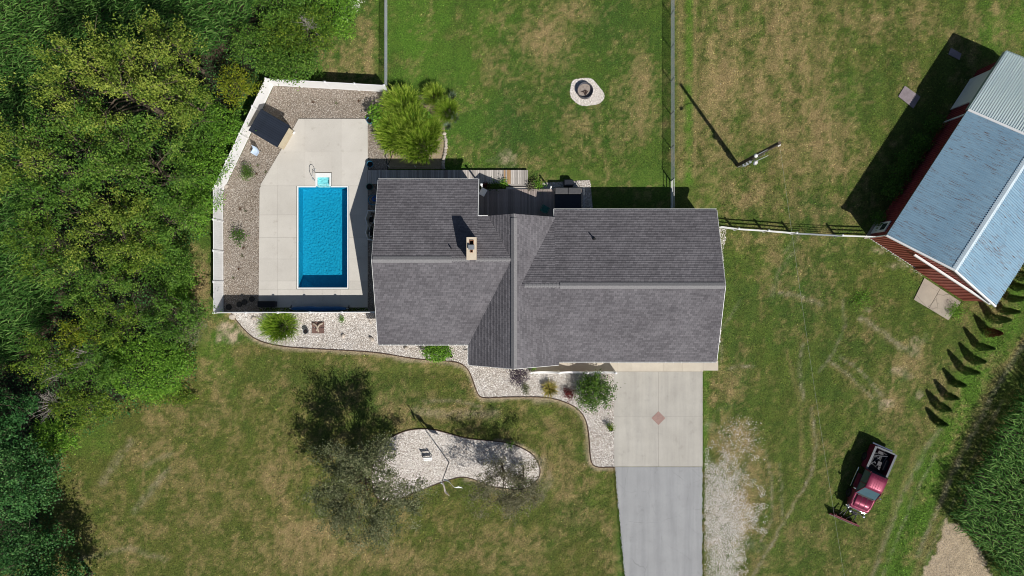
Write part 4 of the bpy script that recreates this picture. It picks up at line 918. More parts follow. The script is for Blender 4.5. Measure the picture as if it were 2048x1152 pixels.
# rope barrier on the planting bed
rb=empty('rope_barrier',(*W2(779,334),.03),0,'low rope barrier on white posts above the boardwalk','barrier')
P=[Vector((*W2(x,y),.03)) for x,y in ((779,334.5),(832,335),(890,337))]
for p in P: MB().tube([p,p+Vector((0,0,.72))],.035,8).build('post',M['white'],rb,world=True)
b=MB()
for a,c in zip(P[:-1],P[1:]): b.tube([a.lerp(c,t)+Vector((0,0,.62-.12*math.sin(math.pi*t))) for t in np.linspace(0,1,9)],.016,5)
b.build('rope',M['drift'],rb,world=True)
b=MB(); pts=[(*W2(x,y),.06) for x,y in ((768,288),(771,305),(773,322),(776,338),(775,352),(771,362))]; b.tube(smooth_poly(pts,2,False),.025,6); pts=[(*W2(x,y),.06) for x,y in ((776,330),(783,316),(787,302),(782,296))]; b.tube(smooth_poly(pts,2,False),.025,6); o=b.build('garden_hose',M['black']); tag(o,'black hose lying on gravel left of the big grass clumps','hose')

# ------------------------------------------------------------------ barn
BR_=R(-33.0); barn=empty('barn',(29.75,4.2,0),BR_,'red steel barn with blue-grey ribbed roof and paler newer end','barn')
BW,BL1,BL2,BEV,BRZ=9.6,11.4,16.6,3.4,4.95
def ribpanel(L,wd,nr,rib=.06,rw=.045):
    """ribbed sheet: length along +x (L), width along +y, profile up +z"""
    b=MB(); prof=[]
    for i in range(nr):
        c=wd*(i+.5)/nr; prof+=[(c-rw,0),(c-rw*.45,rib),(c+rw*.45,rib),(c+rw,0)]
    prof=[(0,0)]+prof+[(wd,0)]
    vs=[(x,y,z) for x in (0,L) for y,z in prof]; n=len(prof)
    b.add(vs,[(i,i+n,i+n+1,i+1) for i in range(n-1)]); b.f=[f[::-1] if False else f for f in b.f]; return b
ang=math.atan2(BRZ-BEV,BW/2); SLB=math.hypot(BRZ-BEV,BW/2)+.32
def roofrow(y0,y1,m,nr,lift=0.0,ov=.3,pw=.92):
    n=int(round((y1-y0)/pw)); wd=(y1-y0)/n
    me=ribpanel(SLB,wd,nr).mesh('roof_panel',m)
    for i in range(n):
        o=link('roof_panel',me,barn); o.location=(-.3,y0+i*wd,BEV-.3*math.tan(ang)+lift+.02); o.rotation_euler=(0,-ang,0)
        o=link('roof_panel',me,barn); o.location=(BW+.3,y0+(i+1)*wd,BEV-.3*math.tan(ang)+lift+.02); o.rotation_euler=(0,-ang,R(180))
roofrow(-.25,BL1,M['broof'],5); 
nw=6; wd2=(SLB-.02)/nw; me=ribpanel(BL2+.3-BL1-.02,wd2,5,.035,.03).mesh('roof_panel',M['broof2'])
for i in range(nw):
    for s in (0,1):
        x=-.3+math.cos(ang)*wd2*(i+1) if s==0 else BW+.3-math.cos(ang)*wd2*(i+1)
        o=link('roof_panel',me,barn); zz=BEV-.3*math.tan(ang)+.09+math.sin(ang)*wd2*(i+(1 if s==0 else 1))
        if s==0: o.matrix_basis=Matrix.Translation((x,BL1+.02,zz))@Matrix.Rotation(-ang,4,'Y')@Matrix.Rotation(R(90),4,'Z')
        else: o.matrix_basis=Matrix.Translation((x,BL2+.3,zz))@Matrix.Rotation(ang,4,'Y')@Matrix.Rotation(R(-90),4,'Z')
for s in (0,1):       # roof underlay so the sheets have body
    b=MB(); x0=-.28 if s==0 else BW+.28; z0=BEV-.28*math.tan(ang)
    b.add([(x0,-.2,z0),(BW/2,-.2,BRZ),(BW/2,BL2+.25,BRZ),(x0,BL2+.25,z0),(x0,-.2,z0-.12),(BW/2,-.2,BRZ-.12),(BW/2,BL2+.25,BRZ-.12),(x0,BL2+.25,z0-.12)],[(0,1,2,3),(7,6,5,4),(0,4,5,1),(1,5,6,2),(2,6,7,3),(3,7,4,0)]); b.build('roof_deck',M['fasciagreen'],barn)
def vcap(y0,y1,m,lift,wd=.24):
    b=MB(); dz=wd*math.tan(ang); b.add([(BW/2-wd,y0,BRZ-dz+lift),(BW/2,y0,BRZ+lift+.02),(BW/2+wd,y0,BRZ-dz+lift),(BW/2-wd,y1,BRZ-dz+lift),(BW/2,y1,BRZ+lift+.02),(BW/2+wd,y1,BRZ-dz+lift)],[(0,3,4,1),(1,4,5,2)]); b.build('ridge_cap',m,barn)
vcap(-.28,BL1,mat('pale_blue_trim',(.55,.64,.70),(.48,.57,.63),2,rough=.45),.075); vcap(BL1+.03,BL2+.32,M['whitemetal'],.15)
def barnbar(p,q,wd,ht,name,m):
    p=Vector(p);q=Vector(q);d=q-p;u=d.normalized();s=u.cross(Vector((0,0,1))).normalized()*wd/2;up=Vector((0,0,ht/2)); b=MB()
    vs=[e+s*a+up*c for e in (p,q) for a,c in ((-1,-1),(1,-1),(1,1),(-1,1))]; b.add(vs,[(3,2,1,0),(4,5,6,7),(0,1,5,4),(1,2,6,5),(2,3,7,6),(3,0,4,7)]); b.build(name,m,barn)
zo=BEV-.3*math.tan(ang)
barnbar((-.32,-.30,zo+.02),(BW/2,-.30,BRZ+.03),.13,.16,'rake_trim',M['white']); barnbar((BW+.32,-.30,zo+.02),(BW/2,-.30,BRZ+.03),.13,.16,'rake_trim',M['white'])
barnbar((-.32,BL1+.02,zo+.10),(BW/2,BL1+.02,BRZ+.12),.16,.07,'joint_trim',M['white']); barnbar((BW+.32,BL1+.02,zo+.10),(BW/2,BL1+.02,BRZ+.12),.16,.07,'joint_trim',M['white'])
barnbar((-.34,BL1+.05,zo-.05),(-.34,BL2+.3,zo-.05),.05,.34,'eave_fascia',M['fasciagreen'])
barnbar((-.32,BL2+.33,zo+.02),(BW/2,BL2+.33,BRZ+.05),.07,.2,'rake_trim',M['fasciagreen'])
# walls of ribbed sheets
def wallrow(p,q,ztops,m,out):
    """vertical ribbed wall between p and q (local xy); top height given at each end"""
    p=Vector((*p,0));q=Vector((*q,0));L=(q-p).length;u=(q-p)/L;n_=max(1,int(round(L/.92)));o=Vector(out)
    for i in range(n_):
        b=MB(); prof=[]; a0=L*i/n_; wd=L/n_
        for k in range(4):
            c=a0+wd*(k+.5)/4; prof+=[(c-.08,0),(c-.05,.05),(c+.03,.05),(c+.05,0)]
        prof=[(a0,0)]+prof+[(a0+wd,0)]
        zt=lambda t: np.interp(t/L,[z[0] for z in ztops],[z[1] for z in ztops])
        vs=[]
        for t,h in prof: 
            P_=p+u*t+o*h; vs+=[(P_.x,P_.y,.05),(P_.x,P_.y,float(zt(t)))]
        b.add(vs,[(2*j,2*j+2,2*j+3,2*j+1) for j in range(len(prof)-1)]); b.build('wall_panel',m,barn)
wallrow((0,0),(BW,0),[(0,BEV),(.5,BRZ),(1,BEV)],M['red'],(0,-1,0))
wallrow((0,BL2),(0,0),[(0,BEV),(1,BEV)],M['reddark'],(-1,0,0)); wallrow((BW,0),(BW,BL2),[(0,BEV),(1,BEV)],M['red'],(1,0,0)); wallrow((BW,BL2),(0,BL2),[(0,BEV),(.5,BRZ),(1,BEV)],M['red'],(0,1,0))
MB().box(.05,BW-.05,.05,BL2-.05,0,BEV-.1).build('frame_core',M['darkmetal'],barn)
MB().box(-.04,.02,-.045,.02,0,BEV).build('corner_trim',M['white'],barn)
MB().box(-.06,.0,BL1-.08,BL1+.08,0,BEV-.05).build('corner_trim',M['white'],barn)
MB().box(-.02,BW,-.05,-.03,0,.12).build('skirt_trim',M['white'],barn)
# sliding door on the front gable, right half, under a white track
sd=MB().box(4.55,BW-.15,-.14,-.06,.08,2.72).build('sliding_door',M['red'],barn)
b=MB()
for i in range(22):
    x=4.62+i*.222; b.box(x,x+.11,-.175,-.139,.1,2.7)
b.build('door_ribs',M['red'],sd)
MB().box(2.6,BW+.15,-.26,-.10,2.74,2.90).build('door_track',M['white'],barn)
# white sliding door on the long side, new end; person door near the front corner
dr=MB().box(-.16,-.07,12.6,15.6,.08,2.55).build('side_door',M['white'],barn); MB().box(-.20,-.05,12.4,15.8,2.58,2.68).build('door_track',M['whitemetal'],dr)
for yy in (12.6,15.56): MB().box(-.18,-.16,yy-.03,yy+.05,.08,2.55).build('door_trim',M['whitemetal'],dr)
dr=MB().box(-.12,-.05,.35,1.35,.08,2.1).build('person_door',M['white'],barn); MB().lathe([(.03,0),(.04,.03),(.0001,.05)],(-.14,1.2,1.0),8).build('handle',M['steel'],dr); MB().box(-.135,-.121,.55,1.15,1.2,1.9).build('pane',M['glass'],dr)
o=MB().prism([W2(*p) for p in ((1727,478),(1752,440),(1766,448),(1741,476))],-.02,.06).build('door_pad',M['conc3']); tag(o,kind='structure')
for i,(q,lb) in enumerate(((((1809,172),(1840,194),(1826,217),(1796,193)),'weathered concrete slab in the lawn half in the barn shadow'),(((1901,96),(1922,108),(1918,120),(1896,109)),'small concrete slab inside the far tip of the barn shadow'))):
    o=MB().prism([W2(*p) for p in q],-.02,.07).build('concrete_slab',M['slabpurple']); tag(o,lb,'slab')

# ------------------------------------------------------------------ pickup truck with snow plough
ty=math.atan2(-121.3,-53.0); tx,tyy=W2(1744.5,961.0,1.1)
tr=empty('pickup_truck',(tx,tyy,0),ty,'maroon pickup truck with open bed and snow plough on the grass','truck')
def loft(secs,name,m,parent,smooth=False,caps=True):
    """secs: x, list of (y,z) half profile from bottom centre outwards to top centre; mirrored"""
    b=MB(); rings=[]
    for x,prof in secs:
        full=[(x,y,z) for y,z in prof]+[(x,-y,z) for y,z in prof[::-1]]; rings.append(full)
    n=len(rings[0]); 
    for r_ in rings: b.v+=r_
    for i in range(len(rings)-1):
        for k in range(n): j=(k+1)%n; b.f.append((i*n+k,i*n+j,(i+1)*n+j,(i+1)*n+k))
    if caps: b.f+= [tuple(range(n-1,-1,-1)),tuple((len(rings)-1)*n+k for k in range(n))]
    return b.build(name,m,parent,smooth)
def P(wb,wm,wt,zb,zm,zt,cr=.06): return [(wb-.1,zb),(wb,zb+.1),(wm,zm),(wt,zt-cr),(wt-cr*1.2,zt-.012),(wt*.5,zt+.012)]
# front body (fenders, hood) and cab lower
loft([(.0,P(.92,.96,.93,.42,.85,1.10)),(1.55,P(.92,.96,.92,.42,.85,1.13)),(2.2,P(.92,.96,.89,.45,.85,1.10)),(2.52,P(.90,.93,.84,.5,.82,1.06,.08)),(2.68,P(.84,.88,.78,.55,.8,.99,.1))],'body',M['maroon'],tr,False)
hd=loft([(1.50,[(.70,1.12),(.72,1.15),(.60,1.165),(.3,1.185)]),(2.1,[(.68,1.10),(.70,1.14),(.58,1.16),(.3,1.175)]),(2.50,[(.62,1.05),(.64,1.09),(.55,1.105),(.3,1.12)])],'hood',M['maroon'],tr,True)
for s in (-.22,.22): MB().cbox((1.98,s,1.185),.95,.02,.012).build('hood_crease',M['black'],hd)
MB().cbox((1.46,0,1.155),.12,1.3,.03).build('cowl',M['black'],tr)
# cab roof, pillars and glass
loft([(-.62,[(.72,1.70),(.74,1.76),(.66,1.80),(.35,1.815)]),(-.2,[(.74,1.72),(.76,1.78),(.68,1.825),(.35,1.84)]),(.45,[(.73,1.72),(.75,1.77),(.67,1.815),(.35,1.83)]),(.72,[(.70,1.68),(.72,1.72),(.64,1.755),(.35,1.77)])],'cab_roof',M['maroon'],tr,True)
for k in range(5): MB().cbox((.0,(k-2)*.2,1.838-.004*abs(k-2)**1.6),1.0,.018,.02).build('roof_rib',M['maroon'],bpy.data.objects['cab_roof'])
b=MB(); b.add([(1.42,-.84,1.13),(1.42,.84,1.13),(.70,.70,1.70),(.70,-.70,1.70)],[(0,1,2,3)]); b.build('windshield',M['truckglass'],tr)
b=MB(); b.add([(-.70,.80,1.13),(-.70,-.80,1.13),(-.62,-.68,1.72),(-.62,.68,1.72)],[(0,1,2,3)]); b.build('rear_window',M['truckglass'],tr)
for s in (-1,1):
    b=MB(); q=[(-.68,s*.90,1.10),(1.36,s*.90,1.10),(.70,s*.735,1.71),(-.60,s*.735,1.72)]; b.add(q,[(0,1,2,3) if s<0 else (3,2,1,0)]); b.build('side_window',M['truckglass'],tr)
    b=MB(); b.tube([(1.44,s*.88,1.11),(.72,s*.735,1.73)],.035,6); b.build('pillar',M['maroon'],tr)
    b=MB(); b.tube([(-.68,s*.88,1.10),(-.60,s*.73,1.74)],.06,6); b.build('pillar',M['maroon'],tr)
    b=MB(); b.tube([(.45,s*.89,1.10),(.43,s*.74,1.73)],.03,6); b.build('pillar',M['maroon'],tr)
    dr=MB().cbox((.45,s*.955,.80),1.15,.02,.56).build('door',M['maroon'],tr); MB().cbox((.02,s*.972,.95),.16,.02,.04).build('handle',M['chrome'],dr)
    MB().bbox((1.12,s*1.12,1.18),.12,.22,.16,.03).build('mirror',M['chrome'],tr); MB().tube([(1.1,s*.93,1.12),(1.12,s*1.08,1.15)],.02,6).build('mirror_arm',M['black'],tr)
    MB().tube([(-.55,s*1.06,.40),(1.15,s*1.06,.40)],.04,8).build('step_bar',M['chrome'],tr)
    MB().bbox((2.66,s*.66,.84),.08,.30,.17,.03).build('headlight',M['lamp'],tr); MB().cbox((-2.71,s*.84,.86),.04,.14,.36).build('tail_lamp',M['amber'],tr)
    MB().cbox((1.47,s*.45,1.19),.03,.55,.012,rz=s*.25).build('wiper',M['black'],tr)
    for x in (1.72,-1.55):
        wh=link('wheel',MB().tube([(0,-.12,0),(0,.12,0)],.30,8).mesh('wheel',M['darkmetal']),tr,loc=(x,s*.86,.37))
        t_=MB(); pr_=[(.22,-.12),(.33,-.13),(.37,-.09),(.37,.09),(.33,.13),(.22,.12)]; vs=[];n=22
        for rr_,yy in pr_:
            for k in range(n): a=2*math.pi*k/n; vs.append((rr_*math.cos(a),yy,rr_*math.sin(a)))
        t_.add(vs,[(i*n+k,(i+1)*n+k,(i+1)*n+(k+1)%n,i*n+(k+1)%n) for i in range(5) for k in range(n)]); t_.build('tyre',M['tyre'],wh,True)
        MB().tube([(0,s*.13,0),(0,s*.15,0)],.10,10).build('hub_cap',M['chrome'],wh)
        b=MB(); b.tube([(x+.47*math.cos(a),s*.955,.38+.47*math.sin(a)) for a in np.linspace(.1,math.pi-.1,11)],.03,5); b.build('wheel_arch',M['maroon'],tr)
for x in (-.70,):
    MB().cbox((x,0,1.0),.03,1.80,.2).build('cab_gap',M['black'],tr)
for s in (-1,1):
    for x in (-.10,1.05): MB().cbox((x,s*.962,.85),.015,.012,.52).build('door_gap',M['black'],tr)
    MB().cbox((1.95,s*.745,1.125),1.05,.014,.02).build('hood_gap',M['black'],tr)
# bed
for s in (-1,1):
    MB().box(-2.70,-.72,s*.96 if s<0 else .84,-.84 if s<0 else .96,.45,1.20).build('bed_side',M['maroon'],tr)
    MB().box(-2.70,-.72,s*.975 if s<0 else .80,-.80 if s<0 else .975,1.203,1.245).build('bed_rail',M['pot'],tr)
    MB().bbox((-1.55,s*.66,.80),.95,.34,.28,.05).build('wheel_well',M['bedliner'],tr)
MB().box(-2.74,-2.64,-.83,.83,.52,1.20).build('tailgate',M['maroon'],tr); MB().box(-2.75,-2.62,-.79,.79,1.203,1.24).build('tailgate_cap',M['pot'],tr)
MB().box(-.78,-.70,-.83,.83,.5,1.22).build('bed_front',M['bedliner'],tr); MB().box(-2.64,-.78,-.83,.83,.55,.62).build('bed_floor',M['bedliner'],tr)
for k in range(9): MB().box(-2.6,-.8,-.78+k*.19,-.70+k*.19,.62,.635).build('floor_rib',M['bedliner'],bpy.data.objects['bed_floor'])
MB().bbox((-2.85,0,.52),.16,1.78,.16,.03).build('rear_bumper',M['chrome'],tr)
fb=loft([(2.66,[(.9,.42),(.93,.5),(.92,.60),(.5,.62)]),(2.82,[(.80,.44),(.84,.5),(.82,.58),(.5,.6)])],'front_bumper',M['chrome'],tr); MB().cbox((2.70,0,.80),.05,1.0,.2).build('grille',M['darkmetal'],tr)
MB().box(-2.6,1.6,-.5,.5,.32,.52).build('chassis',M['black'],tr)
b=MB(); b.tube(smooth_poly([(2.55,-.90,.95),(2.80,-.93,1.0),(2.86,-.78,.98),(2.72,-.62,.8)],2,False),.05,8); b.build('bull_bar',M['chrome'],tr,True)
# plough
mp=empty('plough',(0,0,0)); mp.parent=tr
b=MB(); vs=[]; n=9; L2=1.16; yc=-.42
for i in range(n+1):
    t=i/n; a=-1.0+1.75*t; xx=3.92-.28*math.cos(a)+.22; zz=.08+.68*t
    vs+=[(xx,yc-L2,zz),(xx,yc+L2,zz),(xx+.03,yc-L2,zz),(xx+.03,yc+L2,zz)]
fs=[]
for i in range(n):
    q=4*i; fs+=[(q,q+1,q+5,q+4),(q+2,q+6,q+7,q+3),(q,q+4,q+6,q+2),(q+1,q+3,q+7,q+5)]
fs+=[(0,2,3,1),(4*n,4*n+1,4*n+3,4*n+2)]
bpy.data.objects.remove(mp)
bl=b.add(vs,fs).build('plough_blade',M['plowred'],tr)
MB().box(3.82,3.90,yc-L2,yc+L2,.72,.79).build('blade_top_edge',M['plowred'],bl); MB().box(4.02,4.06,yc-L2,yc+L2,.03,.16).build('cutting_edge',M['pot'],bl)
for k in range(5): MB().box(3.72,3.84,yc-.95+k*.46,yc-.91+k*.46,.2,.7).build('blade_rib',M['plowred'],bl)
b=MB(); b.tube([(2.7,-.45,.4),(3.75,-.6,.3)],.05,6); b.tube([(2.7,.45,.4),(3.75,-.2,.3)],.05,6); b.tube([(2.75,-.5,.4),(2.95,-.5,.95),(2.95,.5,.95),(2.75,.5,.4)],.045,6); b.tube([(2.95,0,.95),(3.7,-.35,.55)],.035,6); b.tube([(3.1,.35,.45),(3.7,.3,.45)],.05,6); b.tube([(3.1,-.75,.45),(3.7,-1.0,.45)],.045,6)
fr_=b.build('plough_frame',M['black'],tr); MB().bbox((3.05,-.05,.66),.26,.4,.3,.04).build('pump_box',M['darkmetal'],fr_)
for s in (-.6,.6): MB().lathe([(.09,0),(.1,.1),(.0001,.14)],(3.0,s,.95),10).build('plough_lamp',M['steel'],fr_)
# load in the bed
def load(name,b,m,lb,cat): 
    o=b.build(name,m); o.matrix_world=Matrix.Translation((tx,tyy,0))@Matrix.Rotation(ty,4,'Z'); tag(o,lb,cat,None)
b=MB(); b.tube([(-1.0,.4,.72),(-1.5,-.3,.80)],.05,6); b.tube([(-1.2,-.4,.68),(-2.3,.2,.74)],.04,6); b.tube([(-1.1,.55,.75),(-1.8,.45,.75),(-2.2,.5,.8)],.04,6); b.tube([(-2.0,-.3,.7),(-2.3,.5,.85)],.04,6); load('scrap_metal',b,mat('dull_scrap',(.10,.11,.13),(.05,.055,.065),6,rough=.6),'loose grey metal bars lying in the truck bed','scrap metal')
b=MB(); b.bbox((-1.45,.1,.78),.5,.4,.3,.04); b.bbox((-1.2,.15,.96),.2,.24,.1,.03); load('toolbox',b,M['darkmetal'],'grey tool box in the middle of the truck bed','tool box')
b=MB(); b.bbox((-2.35,-.1,.72),.3,.5,.2,.04); b.tube([(-2.42,-.45,.66),(-2.42,.4,.84)],.05,6); load('engine_part',b,M['darkmetal'],'dark machine part against the tailgate of the truck','machine part')

# ------------------------------------------------------------------ utility pole, cable, flagpole
ux,uy=W2(1476,331); up_=empty('utility_pole',(ux,uy,0),0,'tall wooden utility pole with meter boxes and yard light','utility pole')
MB().tube([(0,0,0),(.02,.02,4),(.05,.03,8.6)],[.17,.145,.115],12).build('shaft',M['polewood'],up_)
ln=MB(); ln.tube(smooth_poly([(0,0,6.6),(-.35,-.18,6.85),(-.85,-.45,6.75)],2,False),.035,6); la=ln.build('lamp_arm',M['steel'],up_)
MB().lathe([(.0001,.10),(.09,.09),(.16,0),(.14,-.05),(.07,-.10),(.0001,-.11)],(-.95,-.5,6.72),14).build('lamp_head',M['whitemetal'],la,True)
for z,ht_,wd in ((1.3,.5,.34),(2.0,.35,.26),(2.7,.3,.2)): MB().bbox((.02,-.24,z),wd,.16,ht_,.02).build('meter_box',M['steel'],up_)
MB().tube([(.10,-.16,.2),(.10,-.16,5.6)],.035,6).build('conduit',M['steel'],up_); MB().tube([(-.08,-.17,.2),(-.08,-.17,3.2)],.03,6).build('conduit',M['whitemetal'],up_)
d_=MB(); d_.lathe([(.0001,0),(.12,.03),(.2,.08)],(0,0,0),16); o=d_.build('dish',M['whitemetal'],up_,True); o.location=(.12,-.42,3.6); o.rotation_euler=(R(35),R(10),0)
MB().tube([(.1,-.1,3.4),(.12,-.4,3.6)],.03,6).build('bracket',M['steel'],up_); MB().tube([(.12,-.35,3.7),(.6,-.15,5.0)],.025,6).build('conduit',M['whitemetal'],up_)
for z in (8.1,8.35): MB().lathe([(.05,0),(.07,.05),(.05,.1)],(.14,-.08,z),8).build('insulator',M['whitemetal'],up_)
b=MB(); A_=Vector((ux+.15,uy-.1,8.35)); B_=Vector((24.6,-20.5,5.9)); Cc=B_+(B_-A_).normalized()*35; Cc.z=7.5
b.tube([A_.lerp(B_,t)-Vector((0,0,.25*math.sin(math.pi*t))) for t in np.linspace(0,1,24)]+[Cc],.004,5); o=b.build('service_cable',mat('pale_cable',(.55,.55,.53),None,5)); tag(o,'thin pale service cable from the utility pole across the right lawn','cable')
fx,fy=W2(898,924); fp=empty('flagpole',(fx,fy,.03),0,'tall pale flagpole in the island gravel bed','flagpole')
MB().tube([(0,0,0),(.0,-.02,5.9)],[.045,.028],10).build('pole',M['pot'],fp); MB().lathe([(.0001,-.08),(.075,0),(.0001,.08)],(0,-.02,5.98),10).build('ball',M['whitemetal'],fp,True)
def flag(name,a,L,H,dirv,m,lb,amp=.09,droop=.0,hv=(.30,-.55,-.78)):
    nx,nz=14,8; vs=[]; d=Vector(dirv).normalized(); s=Vector((-d.y,d.x,0))
    for j in range(nz+1):
        for i in range(nx+1):
            t=i/nx; v=j/nz; p=Vector(a)+d*(L*t*(1-droop*.55*t))+Vector(hv)*(H*v)*(.3+.7*t)+Vector((0,0,-H*v*.7*(1-t)-droop*L*.8*t**1.5))+s*(amp*math.sin(6.5*t+1.3*v)*t**.6); vs.append(p)
    o=MB().add(vs,[(j*(nx+1)+i,j*(nx+1)+i+1,(j+1)*(nx+1)+i+1,(j+1)*(nx+1)+i) for j in range(nz) for i in range(nx)]).build(name,m,None,True)
    sm=o.modifiers.new('thickness','SOLIDIFY'); sm.thickness=.008; tag(o,lb,'flag'); return o
flag('flag',(fx+.03,fy-.0,5.2),1.6,.8,(.86,-.51,0),M['flagw'],'pale flag hanging to the right of the flagpole top',.16,.35)
flag('flag',(fx+.02,fy-.03,5.95),1.0,.55,(.35,-.93,0),M['flagp'],'small pinkish flag streaming down from the flagpole top',.06,.15)
# white garden bench in the island
gb=empty('garden_bench',(*W2(857,917),.03),R(4),'small white bench with shadow in the island gravel bed','bench')
for k in range(2): MB().bbox((0,-.02+k*.14,.40),.72,.12,.035,.01).build('seat_slat',M['white'],gb)
for k in range(2): MB().bbox((0,.24,.56+k*.15),.72,.03,.11,.01).build('back_slat',M['white'],gb)
for s in (-1,1):
    MB().box(s*.31-.03,s*.31+.03,-.08,-.02,0,.38).build('leg',M['white'],gb); MB().box(s*.31-.03,s*.31+.03,.20,.26,0,.82).build('leg',M['white'],gb)
# fire ring
fr=empty('fire_ring',(*W2(1169.5,183),.03),0,'round dark steel fire ring on its gravel pad','fire ring')
MB().lathe([(.62,0),(.62,.38),(.64,.40),(.66,.38),(.66,0)],(0,0,0),40).build('ring',mat('burnt_steel',(.13,.13,.15),(.08,.08,.09),4,rough=.5,metal=.4),fr,True)
MB().lathe([(.61,.0),(.61,.05),(.3,.08),(.0001,.07)],(0,0,0),30).build('ash_bed',M['ash'],fr)
for i,(x,y,a,L) in enumerate(((-.1,-.02,.3,.35),(.05,-.12,1.2,.4),(.12,.0,-.5,.3),(-.02,-.2,2.2,.28),(.1,-.22,.9,.25))):
    o=MB().tube([(x-L/2*math.cos(a),y-L/2*math.sin(a),.10),(x+L/2*math.cos(a),y+L/2*math.sin(a),.13)],[.045,.035],6).build('charred_log',M['burnt']); o.location=fr.location
    tag(o,'charred log lying in the ash of the fire ring','log','charred logs in the fire ring')

# ------------------------------------------------------------------ pool-yard things
c=W(538,256,1.85); sh=empty('pool_shed',(c[0],c[1],.03),R(-30.5),'small pool shed with dark blue ribbed roof against the angled fence','shed')
# local x along the roof's long (down-right) direction
LR,WR=2.86,2.02; sl=.14
MB().box(-1.1,1.22,-.90,.90,0,.14).build('floor',M['tan'],sh)
b=MB(); b.add([(-1.1,-.85,.1),(1.15,-.85,.1),(1.15,.85,.1),(-1.1,.85,.1),(-1.1,-.85,1.58),(1.15,-.85,1.83),(1.15,.85,1.83),(-1.1,.85,1.58)],[(0,3,2,1),(4,5,6,7),(0,1,5,4),(1,2,6,5),(2,3,7,6),(3,0,4,7)]); b.build('wall',M['tan'],sh)
MB().box(1.15,1.18,-.4,.4,.18,1.7).build('door',M['tan'],sh)
nP=12; me=MB(); me=ribpanel(LR,WR/nP,1,.022,.03).mesh('roof_panel',M['shedroof'])
for i in range(nP):
    o=link('roof_panel',me,sh); o.location=(-1.43,-WR/2+i*WR/nP,1.62); o.rotation_euler=(0,-math.atan2(.27,2.3),0)
b=MB(); z0,z1=1.605,1.605+LR*.117; x0,x1=-1.42,-1.42+LR*.99; b.add([(x0,-WR/2+.01,z0),(x1,-WR/2+.01,z1),(x1,WR/2-.01,z1),(x0,WR/2-.01,z0),(x0,-WR/2+.01,z0-.06),(x1,-WR/2+.01,z1-.06),(x1,WR/2-.01,z1-.06),(x0,WR/2-.01,z0-.06)],[(0,1,2,3),(7,6,5,4),(0,4,5,1),(1,5,6,2),(2,6,7,3),(3,7,4,0)]); b.build('roof_deck',M['black'],sh)
MB().box(1.22,1.30,.62,.86,.0,.22).build('step',M['white'],sh)
# pale blue slide-like chair
c=W2(515,305); pc=empty('pool_chair',(*c,.03),R(150),'pale blue plastic shell chair on gravel beside the dark shed','chair')
b=MB(); vs=[];nu,nv=10,8
prof=[(.30,.36),(.20,.33),(.05,.31),(-.10,.33),(-.20,.42),(-.26,.58),(-.31,.74),(-.34,.86)]
for (y,z) in prof:
    for i in range(nu+1):
        a=-1+2*i/nu; vs.append((a*.31,y+.06*a*a*(1 if z>.4 else 0),z+.10*abs(a)**3))
b.add(vs,[(j*(nu+1)+i,j*(nu+1)+i+1,(j+1)*(nu+1)+i+1,(j+1)*(nu+1)+i) for j in range(len(prof)-1) for i in range(nu)])
o=b.build('shell',M['skyblue'],pc,True); sm=o.modifiers.new('thickness','SOLIDIFY'); sm.thickness=.02
for sx in (-1,1):
    for sy in (-1,1): MB().tube([(sx*.2,sy*.17,.32),(sx*.26,sy*.25,0)],.02,6).build('leg',M['steel'],pc)
# folding white screen hiding the pump
h=1.2; scr=empty('folding_screen',(*W2(736,450),.05),0,'white folding screen round the pool pump beside the house wall','screen')
pts=[W2(x,y,h) for x,y in ((750,421.5),(736,421),(731,437),(734.5,451),(731,465),(735,478),(750,481))]
for a,c in zip(pts[:-1],pts[1:]):
    d=Vector((c[0]-a[0],c[1]-a[1],0)); L=d.length; n=max(3,int(L/.11)); rz=math.atan2(d.y,d.x)
    fr2=MB().cbox(((a[0]+c[0])/2,(a[1]+c[1])/2,h-.03),L,.05,.07,rz=rz).build('top_rail',M['white'],scr,world=True)
    MB().cbox(((a[0]+c[0])/2,(a[1]+c[1])/2,.12),L,.05,.07,rz=rz).build('bottom_rail',M['white'],scr,world=True)
    for i in range(n):
        p=lerp(a,c,(i+.5)/n); MB().cbox((*p,h/2+.04),L/n-.012,.02,h-.16,rz=rz).build('slat',M['white'],scr,world=True)
for p in pts[1:-1]: MB().cbox((*p,h/2+.02),.07,.07,h).build('post',M['white'],scr,world=True)
pe=empty('pool_pump',(*W2(745,452),.03),0,'pool pump and filter with white pipes behind the folding screen','pump')
MB().lathe([(.2,0),(.24,.1),(.24,.6),(.15,.78),(.0001,.8)],(0.05,-.5,0),16).build('filter_tank',M['black'],pe,True); MB().tube([(-.05,.3,.18),(-.05,.75,.18)],.13,12).build('motor',M['darkmetal'],pe)
for pth in ([(-.1,.75,.2),(-.1,.75,.7),(.1,.75,.7)],[(-.05,.2,.5),(.2,.2,.5),(.2,.5,.5)],[(-.1,-.2,.3),(-.1,-.2,.75),(-.1,-.95,.75),(.1,-.95,.75)],[(.0,-.05,.62),(.0,.12,.62)]): MB().tube(pth,.035,8).build('pipe',M['white'],pe)
hc=empty('hose_coil',(*W2(747,400),.04),0,'blue hose coiled in a ring beside the house wall','hose')
for k,(r_,x,y,z) in enumerate(((.42,0,0,.03),(.405,.01,0,.06),(.20,.12,.08,.05),(.16,.12,.08,.09),(.12,.12,.08,.06))): MB().tube([(x+r_*math.cos(a),y+r_*math.sin(a),z+.01*math.sin(3*a)) for a in np.linspace(0,2*math.pi,33)],.022,6,False).build('loop',M['bluepot'] if k<2 else mat('bright_blue_hose',(.03,.14,.55),None,4,rough=.4),hc,True)
